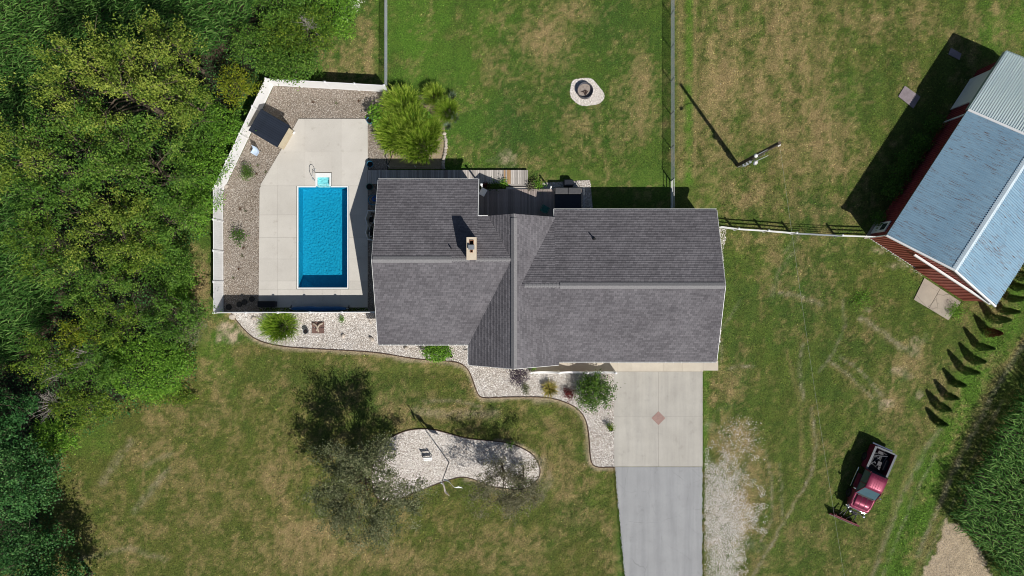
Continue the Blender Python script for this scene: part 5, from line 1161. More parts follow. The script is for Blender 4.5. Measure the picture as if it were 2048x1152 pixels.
# glazed pots
def pot(px,py,r_,h,m,lb,z=.03,plant=None):
    o=empty('planter_pot',(*W2(px,py),z),0,lb,'pot')
    MB().lathe([(r_*.7,0),(r_*.95,h*.6),(r_,h),(r_*.9,h),(r_*.86,h-.06),(.0001,h-.07)],(0,0,0),20).build('vessel',m,o,True)
    MB().lathe([(r_*.85,h-.055),(.0001,h-.04)],(0,0,0),16).build('soil',M['soot'],o); return o
pot(741.5,243,.27,.42,M['bluepot'],'blue glazed pot at the top right corner of the pool deck')
pot(742,330,.27,.42,M['bluepot'],'blue-rimmed round pot just above the boardwalk end')
pot(741,375,.27,.42,M['greenpl'],'dark green-rimmed pot just below the boardwalk end')
pot(973,373,.24,.35,M['terracotta'],'terracotta pot of red plants by the white post'); pot(1008,370,.2,.32,M['terracotta'],'small terracotta pot at the left of the deck steps'); pot(1062,376,.26,.36,M['rock'],'pale stone pot at the right of the deck steps')
pot(614,662,.22,.4,M['pot'],'grey pot on pale gravel beside the brown pavers'); pot(1221,857,.2,.28,M['pot'],'grey pot beside the drive edge'); pot(903,712,.14,.2,M['edging'],'small brown pot on gravel right of the leafy shrub')
ORD=['first','second','third','fourth','fifth','sixth','seventh','eighth','ninth','tenth','eleventh','twelfth','thirteenth','fourteenth']
# stepping stones with driftwood
pv=[]
for i,(x,y) in enumerate(((630,649),(643,649),(630,661),(643,661))):
    o=MB().bbox((0,0,.03),.50,.46,.06,.01,rz=R(3)).build('paver',M['pave']); o.location=(*W2(x,y),.035); tag(o,['upper left','upper right','lower left','lower right'][i]+' brown square paver of the four under the driftwood','paver','brown pavers in the front gravel bed')
b=MB()
for pth in ([(-.4,.3,.1),(-.1,.15,.22),(0,-.1,.2),(.05,-.4,.1)],[(.4,.32,.1),(.15,.2,.25),(0,-.05,.2)],[(0,-.05,.2),(-.1,-.3,.12)]): b.tube(smooth_poly(pth,1,False),[.07]*len(smooth_poly(pth,1,False)),6)
o=b.build('driftwood',M['drift'],None,True); o.location=(*W2(637,654),.08); tag(o,'branched grey driftwood lying on brown pavers','driftwood')
def rock(px,py,sx,sy,sz,rz,lb,m=M['rock'],grp=None,seed=0):
    rr=random.Random(seed+int(px)); b=MB(); n=9; vs=[]
    rings=[(1.0,0),(1.05,.4),(.8,.8),(.35,1.0)]
    for r_,z in rings:
        for k in range(n): a=2*math.pi*k/n; q=r_*(1+rr.uniform(-.16,.16)); vs.append((q*math.cos(a)*sx/2,q*math.sin(a)*sy/2,z*sz*(1+rr.uniform(-.1,.1))))
    b.add(vs,[(i*n+k,i*n+(k+1)%n,(i+1)*n+(k+1)%n,(i+1)*n+k) for i in range(3) for k in range(n)]+[tuple(3*n+k for k in range(n))])
    o=b.build('rock',m); o.location=(*W2(px,py),.02); o.rotation_euler=(0,0,rz); return tag(o,lb,'rock',grp)
for a in ((509,637,.42,.32,.25,.3,'pale rock on gravel below the fence corner by the storage box'),(687,672,.38,.3,.25,1.2,'pale rock on open gravel right of the pavers'),(744,678,.5,.28,.3,-.6,'long tan rock beside the lower left house corner'),(812,696,.36,.26,.25,.4,'pale rock under the left front eave'),
          (741,645,.35,.12,.15,-1.0,'slim pale rock near the house wall below the white fence'),(465,634,.55,.5,.12,0,'flat tan rock at the lower fence corner on bare soil'),(453,373,.4,.35,.2,.5,'pale rock at the bend of the white fence'),(845,195,.5,.4,.35,0,'rounded tan rock between the grass clumps')): rock(*a)
for i,t in enumerate(np.linspace(0,1,13)):
    x=889+3*math.sin(t*5); y=268+68*t; o=rock(x,y,.32,.26,.18,i*1.3,ORD[i]+' pale stone from the top in the row right of the grass clumps',grp='stone edging row',seed=i*7)
# trellis stakes and small ironwork under the front eave
b=MB(); b.tube([(0,0,0),(0,0,1.0)],.02,6); b.tube([(-.2,0,.9),(.2,0,.9)],.02,6); b.tube([(-.2,.1,.95),(0,0,.7),(.2,.1,.95)],.02,6); o=b.build('garden_stake',M['black']); o.location=(*W2(932,697),.03); tag(o,'black iron garden stake in gravel at the inner front corner','stake')

# ------------------------------------------------------------------ vegetation
def unit(a): return a/np.maximum(np.linalg.norm(a,axis=1,keepdims=True),1e-6)
def leaf_mesh(name, Pn, Dn, Nn, L, Wd, v, m):
    """folded rhombic leaves"""
    n=len(Pn); D=unit(Dn); S=unit(np.cross(D,Nn)); N=np.cross(S,D); L=np.asarray(L).reshape(-1,1); Wd=np.asarray(Wd).reshape(-1,1)
    a=Pn; t=Pn+D*L-N*L*.12; l=Pn+D*L*.48+S*Wd/2+N*Wd*.16; r=Pn+D*L*.48-S*Wd/2+N*Wd*.16
    V=np.stack([a,l,t,r],1).reshape(-1,3); F=np.arange(4*n).reshape(-1,4)[:,[0,3,2,1]]
    return np_mesh(name,V,F,m,attrs={'v':np.repeat(np.clip(v,0,1),4)})
def crown_points(rng,C,Rx,Ry,Rz,limbs,per,sig,reach=(.75,1.08),up=.15):
    """limb end points spread over the ellipsoid's upper part, twigs off them -> clump centres with directions"""
    ends=[];cl=[];dr=[]
    for i in range(limbs):
        az=2.39996*i+rng.uniform(-.4,.4); el=math.asin(np.clip(-.25+1.2*((i+.5)/limbs)+rng.uniform(-.1,.1),-.5,.99))
        d=np.array([math.cos(az)*math.cos(el),math.sin(az)*math.cos(el),math.sin(el)]); q=rng.uniform(*reach)
        e=C+d*np.array([Rx,Ry,Rz])*q; ends.append(e); s0=C-np.array([0,0,Rz*.55])
        for k in range(per):
            t=rng.uniform(.42,1.02)**.8; side=rng.normal(0,1,3)*np.array([Rx,Ry,Rz])*.17*(1.15-t*.5)
            p=s0+(e-s0)*t+side; cl.append(p); dr.append((e-s0)/np.linalg.norm(e-s0)+side*.35/max(Rx,.1)+np.array([0,0,up]))
    return ends,np.array(cl),np.array(dr)
def tree(name,label,cpx,cpy,hc,Rx,Ry,Rz,m,leaf=.16,cover=3.2,limbs=14,per=9,sig=.34,cat='tree',group=None,seed=0,trunk=.16,bark=None,dense=0.0,parts=('trunk','crown'),reach=(.75,1.08),stretch=2.0,vs=.5,base=None,gap=0.0):
    rng=np.random.default_rng(1000+seed+int(cpx)*7+int(cpy)); cx,cy=W2(cpx,cpy,hc)
    bx,by=(cx,cy) if base is None else W2(*base)
    root=empty(name,(bx,by,0),0,label,cat,group); C=np.array([cx,cy,hc])
    ends,cl,dr=crown_points(rng,C,Rx,Ry,Rz,limbs,per,sig,reach)
    area=math.pi*Rx*Ry; n=int(cover*area/(leaf*leaf*.42)); n=max(n,len(cl)*6)
    idx=rng.integers(0,len(cl),n); cs=rng.uniform(.6,1.3,len(cl)); tint=rng.normal(.5,.17,len(cl))
    d=unit(dr)[idx]; g=rng.normal(0,1,(n,3))*sig*cs[idx][:,None]; g[:,2]*=.6; g+=d*(rng.normal(0,1,n)*sig*stretch*.45)[:,None]
    Pn=cl[idx]+g
    if dense>0:      # extra leaves over the upper shell of the crown for close shrubs
        k=int(n*dense); u_=rng.normal(0,1,(k,3)); u_=unit(u_); u_[:,2]=np.abs(u_[:,2]); lump=1+.16*np.sin(u_[:,0]*7+seed)*np.sin(u_[:,1]*6+2*seed)+rng.normal(0,.05,k)
        Pd=C+u_*np.array([Rx,Ry,Rz])*lump[:,None]*.93; Pn=np.concatenate([Pn,Pd]); idx=np.concatenate([idx,rng.integers(0,len(cl),k)]); d=np.concatenate([d,unit(u_+rng.normal(0,.6,(k,3)))])
    n=len(Pn); Pn[:,2]=np.maximum(Pn[:,2],.06+rng.random(n)*.1)
    D=unit(d*.6+rng.normal(0,.75,(n,3))+np.array([0,0,-.1])); N=unit(np.array([0,0,1.0])+rng.normal(0,.42,(n,3))+(Pn-C)/max(Rx,.5)*.25)
    rel=(Pn[:,2]-(hc-Rz))/(2*Rz)
    v=np.clip(tint[idx]+rng.normal(0,.16,n)+(vs-.5),0,1)
    L=leaf*rng.uniform(.7,1.35,n); link('crown',leaf_mesh('crown',Pn,D,N,L,L*rng.uniform(.55,.8,n),v,m),root,world=True)
    b=MB(); z0=max(.2,(hc-Rz)*.7); top=Vector((cx,cy,max(hc-.2*Rz,z0+.2))); fork=Vector((bx,by,0)).lerp(top,.5)
    b.tube([(bx,by,-.05),tuple(Vector((bx,by,0)).lerp(fork,.6)),tuple(fork)],[trunk*1.25,trunk,trunk*.9],8); b.build('trunk',bark or M['bark'],root,world=True)
    b=MB()
    for e in ends:
        e=Vector(e); f0=fork.lerp(top,rng.uniform(-.5,.7)); bend=Vector(rng.normal(0,.10,3))*(e-f0).length
        m1=f0.lerp(e,.35)+bend+Vector((0,0,.05*(e-f0).length)); m2=f0.lerp(e,.7)+bend*.6; b.tube([tuple(f0),tuple(m1),tuple(m2),tuple(e)],[trunk*.34,trunk*.22,trunk*.12,trunk*.05],5,False)
        for q in range(3):
            t=rng.uniform(.1,.8); s=m1.lerp(e,t); f=s+Vector(rng.normal(0,1,3)*np.array([Rx,Ry,Rz])*.2)+(e-f0)*.12; b.tube([tuple(s),tuple(f)],[trunk*.10,trunk*.04],4,False)
    b.build('branches',bark or M['bark'],root,world=True)
    return root
# --- the wood on the left; crown centres are given at crown height
T=tree; G='trees and thicket of the wood'
BT='broadleaf_tree'; ST='shrub_thicket'
# label, crown centre px, centre height, radii, leaves, leaf, cover, limbs, per, sig, vs
for i,(nm,lb,x,y,hc,a,b_,c_,m_,lf,cv,lm,pr_,sg,v_,tk,dn) in enumerate((
 (BT,'tallest spiky yellow-green tree near the top left corn',205,165,9.2,4.6,3.7,3.0,'lf_lime',.145,1.5,20,8,.23,.66,.24,0),
 (BT,'yellow-green tree whose spray reaches over the top dark corn gap',325,85,6.6,2.0,1.7,1.9,'lf_lime',.14,1.5,11,7,.22,.6,.16,0),
 (BT,'broad tree with grey limbs in the upper middle of the wood',190,285,8.6,4.2,3.2,2.6,'lf_oak',.145,1.45,17,7,.23,.5,.22,0),
 (BT,'yellow-green tree crown at the right edge of the upper wood',348,190,7.2,2.5,2.6,2.2,'lf_lime',.14,1.6,13,7,.23,.62,.16,0),
 (BT,'light tree at the far left edge under the dark corn gap',20,315,8.2,2.8,2.4,2.0,'lf_lime',.14,1.5,12,7,.22,.52,.18,0),
 (BT,'green tree in the centre of the wood with dark hollow below it',300,340,7.2,3.2,2.6,2.4,'lf_oak',.14,1.45,13,7,.22,.5,.18,0),
 (BT,'dark green tree left of centre in the wood',110,385,6.4,2.9,2.4,2.2,'lf_green',.14,1.45,12,7,.22,.42,.18,0),
 (BT,'bright tree with bare twigs in the middle of the wood',225,455,6.2,3.6,2.6,2.1,'lf_lime',.14,1.5,14,7,.22,.5,.18,0),
 (BT,'olive tree at the left rim of the wood beside the low corn',70,490,5.2,2.2,2.2,1.9,'lf_olive',.13,1.7,12,8,.19,.45,.15,0),
 (BT,'green tree below the centre of the wood with brown twig tips',175,555,5.2,3.2,2.1,1.9,'lf_oak',.13,1.7,14,8,.19,.5,.15,0),
 (BT,'tree with dark gaps at the right rim of the middle wood',325,440,5.0,2.4,2.1,1.8,'lf_green',.13,1.7,13,8,.19,.52,.15,0),
 (BT,'small bright tree near the bare strip above the dark bush',270,510,4.6,2.2,1.8,1.6,'lf_olive',.13,1.7,12,8,.19,.5,.13,0),
 (ST,'dense bright green vine mass against the lower part of the angled fence',408,335,1.7,1.8,2.0,1.2,'lf_vine',.125,1.9,14,8,.25,.45,.07,.5),
 (ST,'dense bright green vine mass against the upper part of the angled fence',447,252,1.8,1.5,1.6,1.2,'lf_vine',.125,1.9,13,8,.25,.42,.07,.5),
 (ST,'yellow shrub beside the top corner of the white fence',472,172,2.8,1.3,1.5,1.2,'lf_yellow',.125,1.8,10,7,.2,.4,.06,.2),
 (ST,'green bush overhanging the top run of the white fence',580,132,2.4,2.5,1.25,1.2,'lf_green',.125,2.0,14,8,.22,.5,.08,.4),
 (ST,'yellow-green bush in the top strip of the wood',612,62,2.6,2.4,2.0,1.4,'lf_olive',.125,1.8,13,8,.2,.5,.08,.3),
 (ST,'bush at the top edge left of the white flowers',560,8,2.8,2.2,1.9,1.5,'lf_green',.125,1.8,12,8,.22,.46,.08,.3),
 (ST,'lime bush at the top edge beside the mown strip',665,22,1.9,2.0,2.2,1.2,'lf_vine',.14,1.9,12,8,.2,.46,.06,.5),
 (ST,'olive bush below the top strip bushes',560,75,2.3,1.7,1.7,1.3,'lf_olive',.125,1.8,11,8,.2,.45,.07,.3),
 (ST,'green bush between the top corn and the yellow shrub',508,95,2.4,1.7,1.7,1.3,'lf_green',.125,1.8,11,8,.22,.48,.07,.4),
 (ST,'low leafy thicket under the tall tree facing the angled fence',395,235,2.2,1.8,2.4,1.4,'lf_green',.125,1.8,12,8,.24,.46,.07,.4),
 (ST,'leafy green thicket left of the straight white fence top',385,405,2.0,1.7,2.2,1.3,'lf_vine',.125,1.8,12,8,.24,.44,.06,.5),
 (ST,'dark green bush beside the brown bare strip',335,530,2.4,2.0,2.0,1.4,'lf_green',.125,1.8,12,8,.22,.42,.07,.4),
 (ST,'low bright bush at the foot of the wood above the bare strip',362,575,1.3,1.1,1.5,.8,'lf_vine',.14,1.9,9,7,.2,.46,.05,.5),
 (BT,'olive tree above the dark notch at the left corn edge',215,640,4.8,2.6,2.0,1.7,'lf_olive',.13,1.6,13,8,.19,.42,.15,0),
 (BT,'dark leafy tree at the right of the lower wood',340,635,3.8,2.3,1.9,1.6,'lf_green',.13,1.7,13,8,.2,.42,.13,0),
 (ST,'wide carpet of bright vine leaves at the lower right of the wood',292,735,1.6,3.7,2.5,1.2,'lf_vine',.14,1.7,18,8,.28,.5,.06,.9),
 (ST,'yellow shrub inside the lower wood',152,665,4.0,1.2,1.4,1.2,'lf_yellow',.125,1.8,9,7,.18,.38,.06,0),
 (BT,'olive tree at the lower left of the wood beside the black corn gap',100,715,4.2,2.2,2.0,1.7,'lf_olive',.13,1.6,13,8,.19,.5,.13,0),
 (BT,'green tree in the lower wood with grey dead twigs',185,735,3.8,2.3,1.8,1.6,'lf_green',.13,1.7,13,8,.19,.42,.12,0),
 (ST,'yellow-green bush at the lawn edge of the lower wood',165,812,2.6,2.4,1.7,1.3,'lf_olive',.125,1.8,12,8,.2,.55,.07,.3),
 (ST,'small bush with yellow tips at the bottom of the thicket',108,875,1.8,1.8,1.4,1.0,'lf_vine',.14,1.9,10,8,.2,.5,.06,.4),
 (ST,'brownish twiggy bush at the right tip of the lower wood',385,650,1.4,.9,1.7,.9,'lf_sparse',.12,1.8,9,7,.2,.6,.05,.2),
 (ST,'yellow-lit weeds along the lawn at the foot of the vines',340,792,.5,2.2,.7,.45,'lf_olive',.12,1.5,9,7,.18,.6,.03,.4),
 ('maple_tree','dark green maple at the left edge above its lawn shadow',38,958,4.3,2.9,3.0,3.3,'lf_dark',.16,3.0,24,10,.26,.55,.18,.25),
 ('maple_tree','dark green maple in the bottom left corner',52,1108,3.9,2.9,2.6,3.1,'lf_dark',.16,2.8,22,10,.26,.5,.18,.25),
 ('maple_tree','dark green maple leaning in from below the bottom left edge',118,1190,3.9,2.5,2.5,3.1,'lf_dark',.16,3.2,18,10,.26,.45,.18,.3),
 (BT,'dark shaded tree at the left edge above the maples',12,830,5.0,2.3,2.2,1.9,'lf_dark',.17,1.7,13,8,.22,.35,.14,0))):
    T(nm,lb,x,y,hc,a,b_,c_,M[m_],lf,cv*1.3 if nm==BT else cv,lm,pr_,sg,'tree' if nm!=ST else 'shrub','dark maples at the lower left edge' if nm=='maple_tree' else G,200+i,tk,dense=dn,vs=v_,stretch=3.0,reach=(.78,1.15))
# ground layer under the wood: leafy undergrowth that nobody could count
def undergrowth():
    rng=np.random.default_rng(5); n=60000; x=rng.uniform(-90,725,n); y=rng.uniform(-40,1165,n); k=inside(WOOD,x,y); x,y=x[k],y[k]; n=len(x)
    hgt=.15+1.0*fbm(x,y,40,90)**1.5*rng.random(n); Pn=np.stack([(x-1024)/24,(576-y)/24,hgt],1); D=rng.normal(0,1,(n,3))*np.array([1,1,.4]); N=np.array([0,0,1.0])+rng.normal(0,.5,(n,3)); L=.15*rng.uniform(.7,1.4,n)
    v=.15+.7*fbm(x,y,30,91)+rng.normal(0,.15,n)
    o=link('undergrowth',leaf_mesh('undergrowth',Pn,D,N,L,L*.65,v,M['lf_dark'])); tag(o,'leafy undergrowth and weeds on the floor of the wood','undergrowth',kind='stuff')
undergrowth()
def dead_twigs(label,px,py,h,r_,seed,n=26):
    rng=np.random.default_rng(seed); c=W2(px,py,h); root=empty('dead_shrub',(*c,0),0,label,'shrub','grey dead shrubs in the wood'); b=MB(); f=Vector((c[0],c[1],h*.5)); b.tube([(c[0],c[1],0),tuple(f)],[.07,.05],6)
    b.build('trunk',M['deadwood'],root,world=True); b=MB()
    for i in range(n):
        a=rng.uniform(0,6.28); e=f+Vector((math.cos(a)*r_*rng.uniform(.5,1),math.sin(a)*r_*rng.uniform(.5,1),h*.5*rng.uniform(.5,1.2))); m_=f.lerp(e,.55)+Vector(rng.normal(0,.1,3)); b.tube([tuple(f),tuple(m_),tuple(e)],[.035,.022,.008],4,False)
        for q in range(3): s=m_.lerp(e,rng.uniform(0,.8)); b.tube([tuple(s),tuple(s+Vector(rng.normal(0,.28,3)))],[.014,.005],3,False)
    b.build('branches',M['deadwood'],root,world=True)
dead_twigs('grey dead shrub at the left rim of the lower wood',95,745,4.6,1.2,1); dead_twigs('pale grey dead shrub near the bottom of the thicket',75,815,4.4,1.4,2,34); dead_twigs('grey dead twigs inside the lower wood among green leaves',155,715,5.0,.9,3); dead_twigs('bare grey twigs in the bush above the white fence',612,38,4.0,.7,4,14)
# white-flowering weeds by the mown strip
def flowers():
    rng=np.random.default_rng(8); n=420; t=rng.random(n); x=722-95*t**1.3+rng.normal(0,7,n); y=10+115*t**1.6+rng.normal(0,7,n)
    k=t<.62; x,y=x[k],y[k]; n=len(x); Pn=np.stack([(x-1024)/24,(576-y)/24,.5+.5*rng.random(n)],1); o=link('flowering_weeds',leaf_mesh('flowering_weeds',Pn,rng.normal(0,1,(n,3))*np.array([1,1,.2]),np.array([0,0,1.0])+rng.normal(0,.2,(n,3)),np.full(n,.09),np.full(n,.08),rng.random(n),M['flower'])); tag(o,'white flowering weeds along the mown strip at the top','weeds',kind='stuff')
flowers()
# --- the two sparse lawn trees
T('lawn_tree','larger sparse grey-green tree over the left end of the island bed',724,978,5.0,4.4,4.2,2.0,M['lf_sparse'],.12,2.5,26,11,.25,group='sparse trees in the island bed',seed=40,trunk=.13,vs=.52,base=(742,915),reach=(.7,1.1))
T('lawn_tree','smaller sparse pale tree over the right end of the island bed',1012,975,3.6,2.9,2.6,1.5,M['lf_sparse2'],.10,1.3,18,9,.2,group='sparse trees in the island bed',seed=41,trunk=.09,vs=.42,base=(1003,927),reach=(.7,1.1))
T('lawn_tree','thin sapling at the rounded right tip of the island bed',1048,985,2.9,1.8,1.8,1.2,M['lf_sparse2'],.09,1.0,11,8,.18,group='sparse trees in the island bed',seed=42,trunk=.06,vs=.42,base=(1046,930),reach=(.7,1.1))
T('island_shrub','small green leafy shrub under the pale island tree',1036,968,1.0,.75,.7,.55,M['lf_green'],.09,1.6,8,7,.18,'shrub',None,43,.03,vs=.45)
T('island_shrub','tiny green shrub at the upper edge of the island bed',1020,888,.3,.3,.3,.25,M['lf_vine'],.08,2.0,6,6,.1,'shrub',None,44,.02)
# --- front bed shrubs
T('garden_shrub','round leafy green shrub under the left front eave',875,704,.7,1.15,.75,.5,M['lf_vine'],.10,3.0,12,8,.2,'shrub',None,50,.04,dense=.8)
T('purple_shrub','dark purple-leaved small tree beside the porch fence',1037,748,1.7,.85,.8,.8,M['lf_purple'],.09,2.4,14,8,.2,'shrub',None,51,.04,vs=.5)
T('garden_shrub','small olive shrub below the purple-leaved tree',1051,777,.4,.3,.45,.3,M['lf_sparse'],.07,2.4,8,6,.12,'shrub',None,52,.02)
T('red_shrub','small dark red shrub right of the yellow-leaved clump',1138,788,.35,.42,.42,.3,M['lf_red'],.08,3.0,10,7,.14,'shrub',None,53,.02,vs=.6)
T('juniper_shrub','large spreading green juniper beside the driveway',1189,782,1.1,1.5,1.45,.85,M['lf_juniper'],.12,3.6,34,11,.15,'shrub',None,54,.05,stretch=3.2,reach=(.8,1.12),vs=.5)
T('potted_flowers','small yellow-green plant in the pot beside the driveway',1221,855,.45,.25,.3,.22,M['lf_olive'],.07,3.0,8,6,.1,'plant',None,55,.02,vs=.7)
T('garden_shrub','tiny green plant at the left end of the porch fence',1064,734,.6,.28,.25,.3,M['lf_vine'],.08,3.0,8,6,.12,'plant',None,56,.02)
T('garden_shrub','tiny green plant in front gravel right of the pavers',683,639,.3,.2,.22,.2,M['lf_green'],.07,3.0,6,6,.09,'plant',None,57,.02)
T('pool_plant','small dark green bush in brown gravel by the angled fence',493,345,.6,.42,.6,.5,M['lf_juniper'],.07,3.2,10,7,.15,'shrub',None,58,.03)
T('pool_plant','low dark shrub in brown gravel left of the pool',476,473,.5,.5,.6,.4,M['lf_juniper'],.10,2.2,9,6,.15,'shrub',None,59,.03,vs=.35)
T('pool_plant','broad-leaved green plant beside the blue pot at the pool deck corner',750,226,1.0,.6,.8,.5,M['lf_vine'],.20,1.6,9,5,.16,'plant',None,60,.03)
T('deck_plant','dark green planting between the white table and the deck steps',988,373,.5,.55,.3,.3,M['lf_juniper'],.09,3,8,7,.15,'plant',None,61,.02); T('deck_plant','dark red plant in the terracotta pot by the white post',973,372,.5,.25,.25,.2,M['lf_red'],.08,3,8,6,.1,'plant',None,62,.02); T('deck_plant','pale green plant in the pot at the left of the deck steps',1008,367,.55,.3,.3,.25,M['lf_vine'],.09,3,8,6,.1,'plant',None,63,.02,vs=.65)
T('deck_plant','grey-green plant in the pale pot right of the deck steps',1063,374,.5,.28,.28,.22,M['lf_sparse2'],.09,3,8,6,.1,'plant',None,64,.02); T('deck_plant','bright green bush between the deck steps and the hot tub',1077,371,.5,.4,.35,.35,M['lf_vine'],.09,3,9,7,.15,'plant',None,65,.02)
for i,(x,y,r_,w_) in enumerate(((1758,438,.5,'lowest shrub by the white barn door'),(1783,378,.75,'second shrub up along the shaded barn wall'),(1800,345,.8,'third shrub up along the shaded barn wall'),(1818,318,.85,'fourth shrub up along the shaded barn wall'),(1842,288,.8,'fifth shrub up along the shaded barn wall'),(1868,247,.65,'topmost shrub at the white trim of the barn wall'))):
    T('barn_shrub',w_,x,y,.7,r_,r_*1.1,.6,M['lf_green'],.11,2.4,10,7,.2,'shrub','shrubs along the barn',70+i,.03,dense=.3,vs=.4)
T('weed_clump','weedy green clump at the lower corner of the barn apron',1912,622,.25,.6,.6,.25,M['lf_vine'],.09,2,8,7,.2,'weeds',None,80,.02); T('weed_clump','pale weeds in the lawn left of the barn apron',1722,598,.15,.8,.8,.15,M['lf_vine'],.08,1.0,8,7,.25,'weeds',None,81,.02)
# --- arborvitae saplings along the right edge
def conifer(px,py,h,lb,m,seed):
    rng=np.random.default_rng(seed); x,y=W2(px,py); root=empty('arborvitae',(x,y,0),0,lb,'tree','row of young arborvitae'); n=1900
    h*=rng.uniform(.82,1.08); fat=rng.uniform(.8,1.2); t=rng.random(n)**1.15; r_=.34*fat*(1-t)**.75*np.minimum(1,.55+t*6)+.02; a=rng.uniform(0,6.28,n); q=rng.uniform(.5,1.08,n)*(1+.15*np.sin(a*3+seed)*np.sin(t*17)); Pn=np.stack([x+np.cos(a)*r_*q,y+np.sin(a)*r_*q,.06+t*h],1)
    D=np.stack([np.cos(a)*.7,np.sin(a)*.7,np.full(n,.9)],1)+rng.normal(0,.25,(n,3)); N=np.stack([np.cos(a),np.sin(a),np.full(n,.4)],1)+rng.normal(0,.4,(n,3))
    link('foliage',leaf_mesh('foliage',Pn,D,N,.11*rng.uniform(.7,1.3,n),.05*np.ones(n),rng.random(n),m),root,world=True); MB().tube([(x,y,-.02),(x,y,h*.9)],[.03,.008],6).build('trunk',M['bark'],root,world=True)
AV=[(1872,843,1.4),(1876,813,1.7),(1891,791,1.75),(1907,766,1.7),(1924,740,1.9),(1942,719,1.6),(1955,693,2.0),(1973,664,1.75),(1985,638,2.2),(2004,622,1.8),(2016,597,1.9),(2027,574,1.8),(2036,552,1.8),(2045,527,1.9)]
for i,(x,y,h) in enumerate(AV): conifer(x,y,h,('browned young arborvitae, ' if i==7 else 'young arborvitae, ')+ORD[i]+' in the row counted up from the truck',M['lf_arborbrown'] if i==7 else M['lf_arbor'],i)
# --- ornamental grasses
def clump(name,label,px,py,h,r_,n,m,wd=.025,seed=0,droop=.55,cat='grass clump',group=None,rx=1.0,ry=1.0,spread=.35,vs=.5):
    rng=np.random.default_rng(300+seed); x,y=W2(px,py); root=empty(name,(x,y,0),0,label,cat,group); a=rng.uniform(0,6.28,n); q=np.sqrt(rng.random(n)); bx=np.cos(a)*q*r_*spread*rx; by=np.sin(a)*q*r_*spread*ry
    a2=a+rng.normal(0,.7,n); ln=r_*(1-spread*.6)*rng.uniform(.45,1.1,n)*(.35+.75*q); hh=h*rng.uniform(.65,1.1,n)*(1.15-.35*q); w2=wd*rng.uniform(.6,1.3,n)
    S=5; pts=[]
    for k in range(S):
        t=k/(S-1); out=ln*(t**1.3); z=hh*(t*(1+droop)-droop*t*t*(.6+.8*q)); pts.append(np.stack([bx+np.cos(a2)*out*rx,by+np.sin(a2)*out*ry,np.maximum(z,.02)],1))
    side=np.stack([-np.sin(a2),np.cos(a2),np.zeros(n)],1); V=[]; 
    for k in range(S):
        t=k/(S-1); wk=(w2*(1-t)**.6+.002)[:,None]; V+=[pts[k]+side*wk,pts[k]-side*wk]
    V=np.stack(V,1).reshape(-1,3); V[:,0]+=x; V[:,1]+=y; base=np.arange(n)[:,None,None]*2*S; quad=np.array([[2*k,2*k+1,2*k+3,2*k+2] for k in range(S-1)])[None]; F=(base+quad).reshape(-1,4)
    vv=np.clip(rng.normal(vs,.28,n),0,1); vv=np.repeat(vv,2*S)+np.tile(np.repeat(np.linspace(-.25,.2,S),2),n)
    link('blades',np_mesh('blades',V,F,m,attrs={'v':np.clip(vv,0,1)}),root,world=True)
    MB().lathe([(r_*spread*.8,0),(r_*spread*.6,.08),(.0001,.12)],(0,0,0),12).build('root_crown',M['drift'],root)
GG='ornamental grass clumps behind the house'
clump('ornamental_grass','big lime grass clump, lower left one touching the brown gravel',800,268,1.5,1.75,1500,M['grasslime'],.034,1,group=GG,spread=.88)
clump('ornamental_grass','big lime grass clump, upper left one nearest the white fence end',805,215,1.5,1.55,1250,M['grasslime'],.034,2,group=GG,spread=.85)
clump('ornamental_grass','big lime grass clump, lowest one above the rope barrier',838,285,1.45,1.7,1450,M['grasslime'],.034,3,group=GG,spread=.88)
clump('ornamental_grass','darker green arching grass clump right of centre',862,262,1.3,1.3,900,M['grasslime'],.026,4,group=GG,spread=.5,vs=.40)
clump('ornamental_grass','lime grass clump in the middle of the big grass mass',822,248,1.6,1.5,1200,M['grasslime'],.034,21,group=GG,spread=.85)
clump('ornamental_grass','lime grass clump bulging left over the brown gravel',782,250,1.35,1.2,900,M['grasslime'],.032,22,group=GG,spread=.8)
clump('ornamental_grass','yellowish grass clump at the top of the bed',868,193,1.2,1.0,620,M['grasslime'],.026,5,group=GG,spread=.7,vs=.6)
clump('ornamental_grass','green arching grass clump at the right side of the bed',895,222,1.1,1.05,700,M['grasslime'],.024,6,group=GG,spread=.7,vs=.45)
clump('yucca','blue-green spiky yucca at the upper right of the grass bed',906,196,.8,.55,110,M['grassblue'],.03,7,.2,'yucca','yuccas in the grass bed',spread=.15); clump('yucca','blue-green spiky yucca between the grass clumps',852,206,.8,.5,100,M['grassblue'],.03,8,.2,'yucca','yuccas in the grass bed',spread=.15)
clump('yucca','pale spiky yucca at the right rim of the grass bed',911,238,.7,.5,110,M['grassblue'],.028,9,.2,'yucca','yuccas in the grass bed',spread=.15,vs=.7); clump('yucca','pale spiky yucca above the stone edging row',895,253,.6,.5,110,M['grassblue'],.028,10,.2,'yucca','yuccas in the grass bed',spread=.15,vs=.7)
T('garden_shrub','small leafy bush among the grass clumps',846,232,.7,.5,.5,.4,M['lf_vine'],.14,2,8,6,.18,'shrub',None,90,.03)
clump('ornamental_grass','feathery green grass clump below the pool fence in front gravel',563,652,1.2,1.55,950,M['grasslime'],.024,11,spread=.7,vs=.38,rx=1.05,ry=.85)
clump('variegated_clump','yellow-edged strap-leaved clump in the front bed',1100,777,.75,.85,260,M['grassyellow'],.03,12,.35,'plant',spread=.2)
SEED=['below the top fence, left of three','below the top fence, middle of three','below the top fence, right of three','just below the pale blue chair','left of two beside the angled deck edge','right of two beside the angled deck edge','left of two beside the deck corner','right of two beside the deck corner','just below the low dark shrub','second below the low dark shrub','halfway down the straight fence','lowest beside the straight fence']
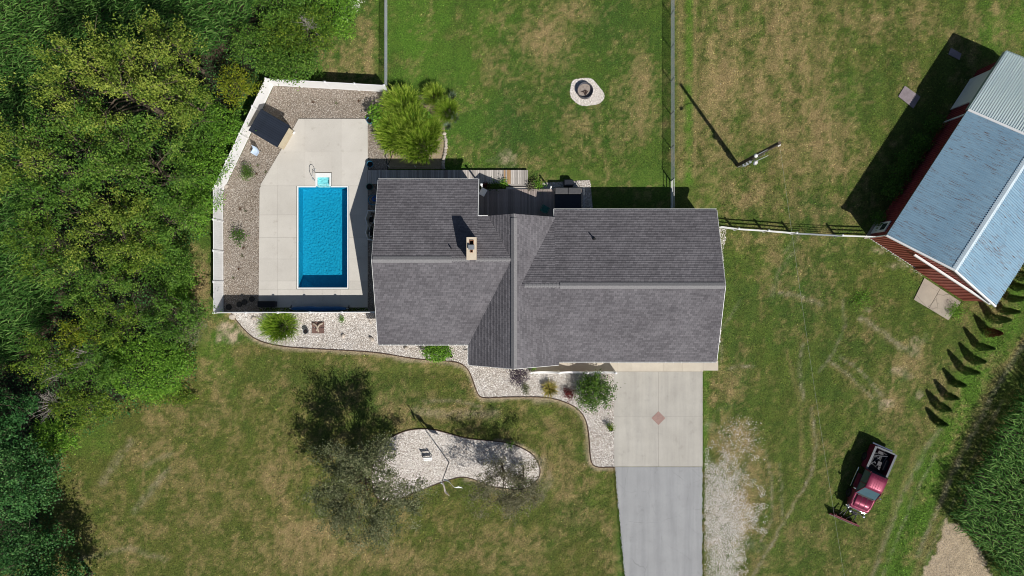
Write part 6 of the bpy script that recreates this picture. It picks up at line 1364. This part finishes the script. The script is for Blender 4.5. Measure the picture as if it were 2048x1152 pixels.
for i,(x,y) in enumerate(((628,205),(674,207),(719,203),(517,332),(514,349),(533,345),(482,418),(492,422),(488,496),(486,512),(479,538),(468,556))):
    clump('weed_seedling','tiny withered seedling in brown gravel '+SEED[i],x,y,.22,.2,22,M['lf_sparse'] if i%2 else M['lf_arborbrown'],.014,40+i,.3,'seedling','seedlings in the brown gravel',spread=.2)
# --- corn
def corn(name,label,poly,rz,seed,hmin=2.0,hmax=2.5,rows=.76,sp=.19,lim=None):
    rng=np.random.default_rng(seed); P_=[W2(*p) for p in poly]; xs=[p[0] for p in P_]; ys=[p[1] for p in P_]; cx,cy=(min(xs)+max(xs))/2,(min(ys)+max(ys))/2; ext=max(max(xs)-min(xs),max(ys)-min(ys))*.75
    u=np.arange(-ext,ext,sp); v=np.arange(-ext,ext,rows); U,Vv=np.meshgrid(u,v); U=U.ravel()+rng.normal(0,.04,U.size); Vv=Vv.ravel()+rng.normal(0,.05,Vv.size)
    X=cx+U*math.cos(rz)-Vv*math.sin(rz); Y=cy+U*math.sin(rz)+Vv*math.cos(rz); k=inside(P_,X,Y)
    if lim is not None: k&=~inside([W2(*p) for p in lim],X,Y)
    k&=rng.random(X.shape)<.95; X,Y=X[k],Y[k]; n=len(X); H=rng.uniform(hmin,hmax,n); az=rz+math.pi/2+rng.normal(0,.45,n)
    NL,S=9,4; Vs=[];vv=[]
    for l in range(NL):
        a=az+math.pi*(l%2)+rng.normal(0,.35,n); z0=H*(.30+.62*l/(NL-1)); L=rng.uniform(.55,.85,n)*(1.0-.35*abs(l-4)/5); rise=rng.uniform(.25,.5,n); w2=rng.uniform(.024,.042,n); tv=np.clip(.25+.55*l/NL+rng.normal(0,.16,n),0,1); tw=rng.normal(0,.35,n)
        for s in range(S):
            t=s/(S-1); out=L*t; z=z0+L*(rise*2.0*t-1.35*rise*t*t*1.6); wk=w2*(1-t**2*.96); px=X+np.cos(a)*out; py=Y+np.sin(a)*out; sx=-np.sin(a)*wk; sy=np.cos(a)*wk; dz=wk*tw
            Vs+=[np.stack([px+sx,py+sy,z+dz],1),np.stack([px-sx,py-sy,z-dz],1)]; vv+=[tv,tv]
    base_l=[[ (l*S+s)*2,(l*S+s)*2+1,(l*S+s+1)*2+1,(l*S+s+1)*2] for l in range(NL) for s in range(S-1)]
    # stalk and tassel
    k0=NL*S*2
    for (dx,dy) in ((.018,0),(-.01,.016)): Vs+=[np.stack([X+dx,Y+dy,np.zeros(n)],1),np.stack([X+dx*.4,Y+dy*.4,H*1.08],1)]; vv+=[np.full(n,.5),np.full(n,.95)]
    base_l.append([k0,k0+2,k0+3,k0+1]); NV=k0+4
    V=np.stack(Vs,1).reshape(-1,3); F=(np.array(base_l)[None]+np.arange(n)[:,None,None]*NV).reshape(-1,4); v_=np.stack(vv,1).ravel()
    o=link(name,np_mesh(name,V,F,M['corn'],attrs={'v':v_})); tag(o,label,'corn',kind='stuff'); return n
n1=corn('corn_field','tall green corn behind the wood at the upper left',CW,R(118),1,lim=[(150,170),(330,120),(420,140),(420,420),(200,420)])
n2=corn('corn_field','tall green corn in the lower right corner beside the field track',CE,R(62),2,2.1,2.6)
print('CORN',n1,n2)
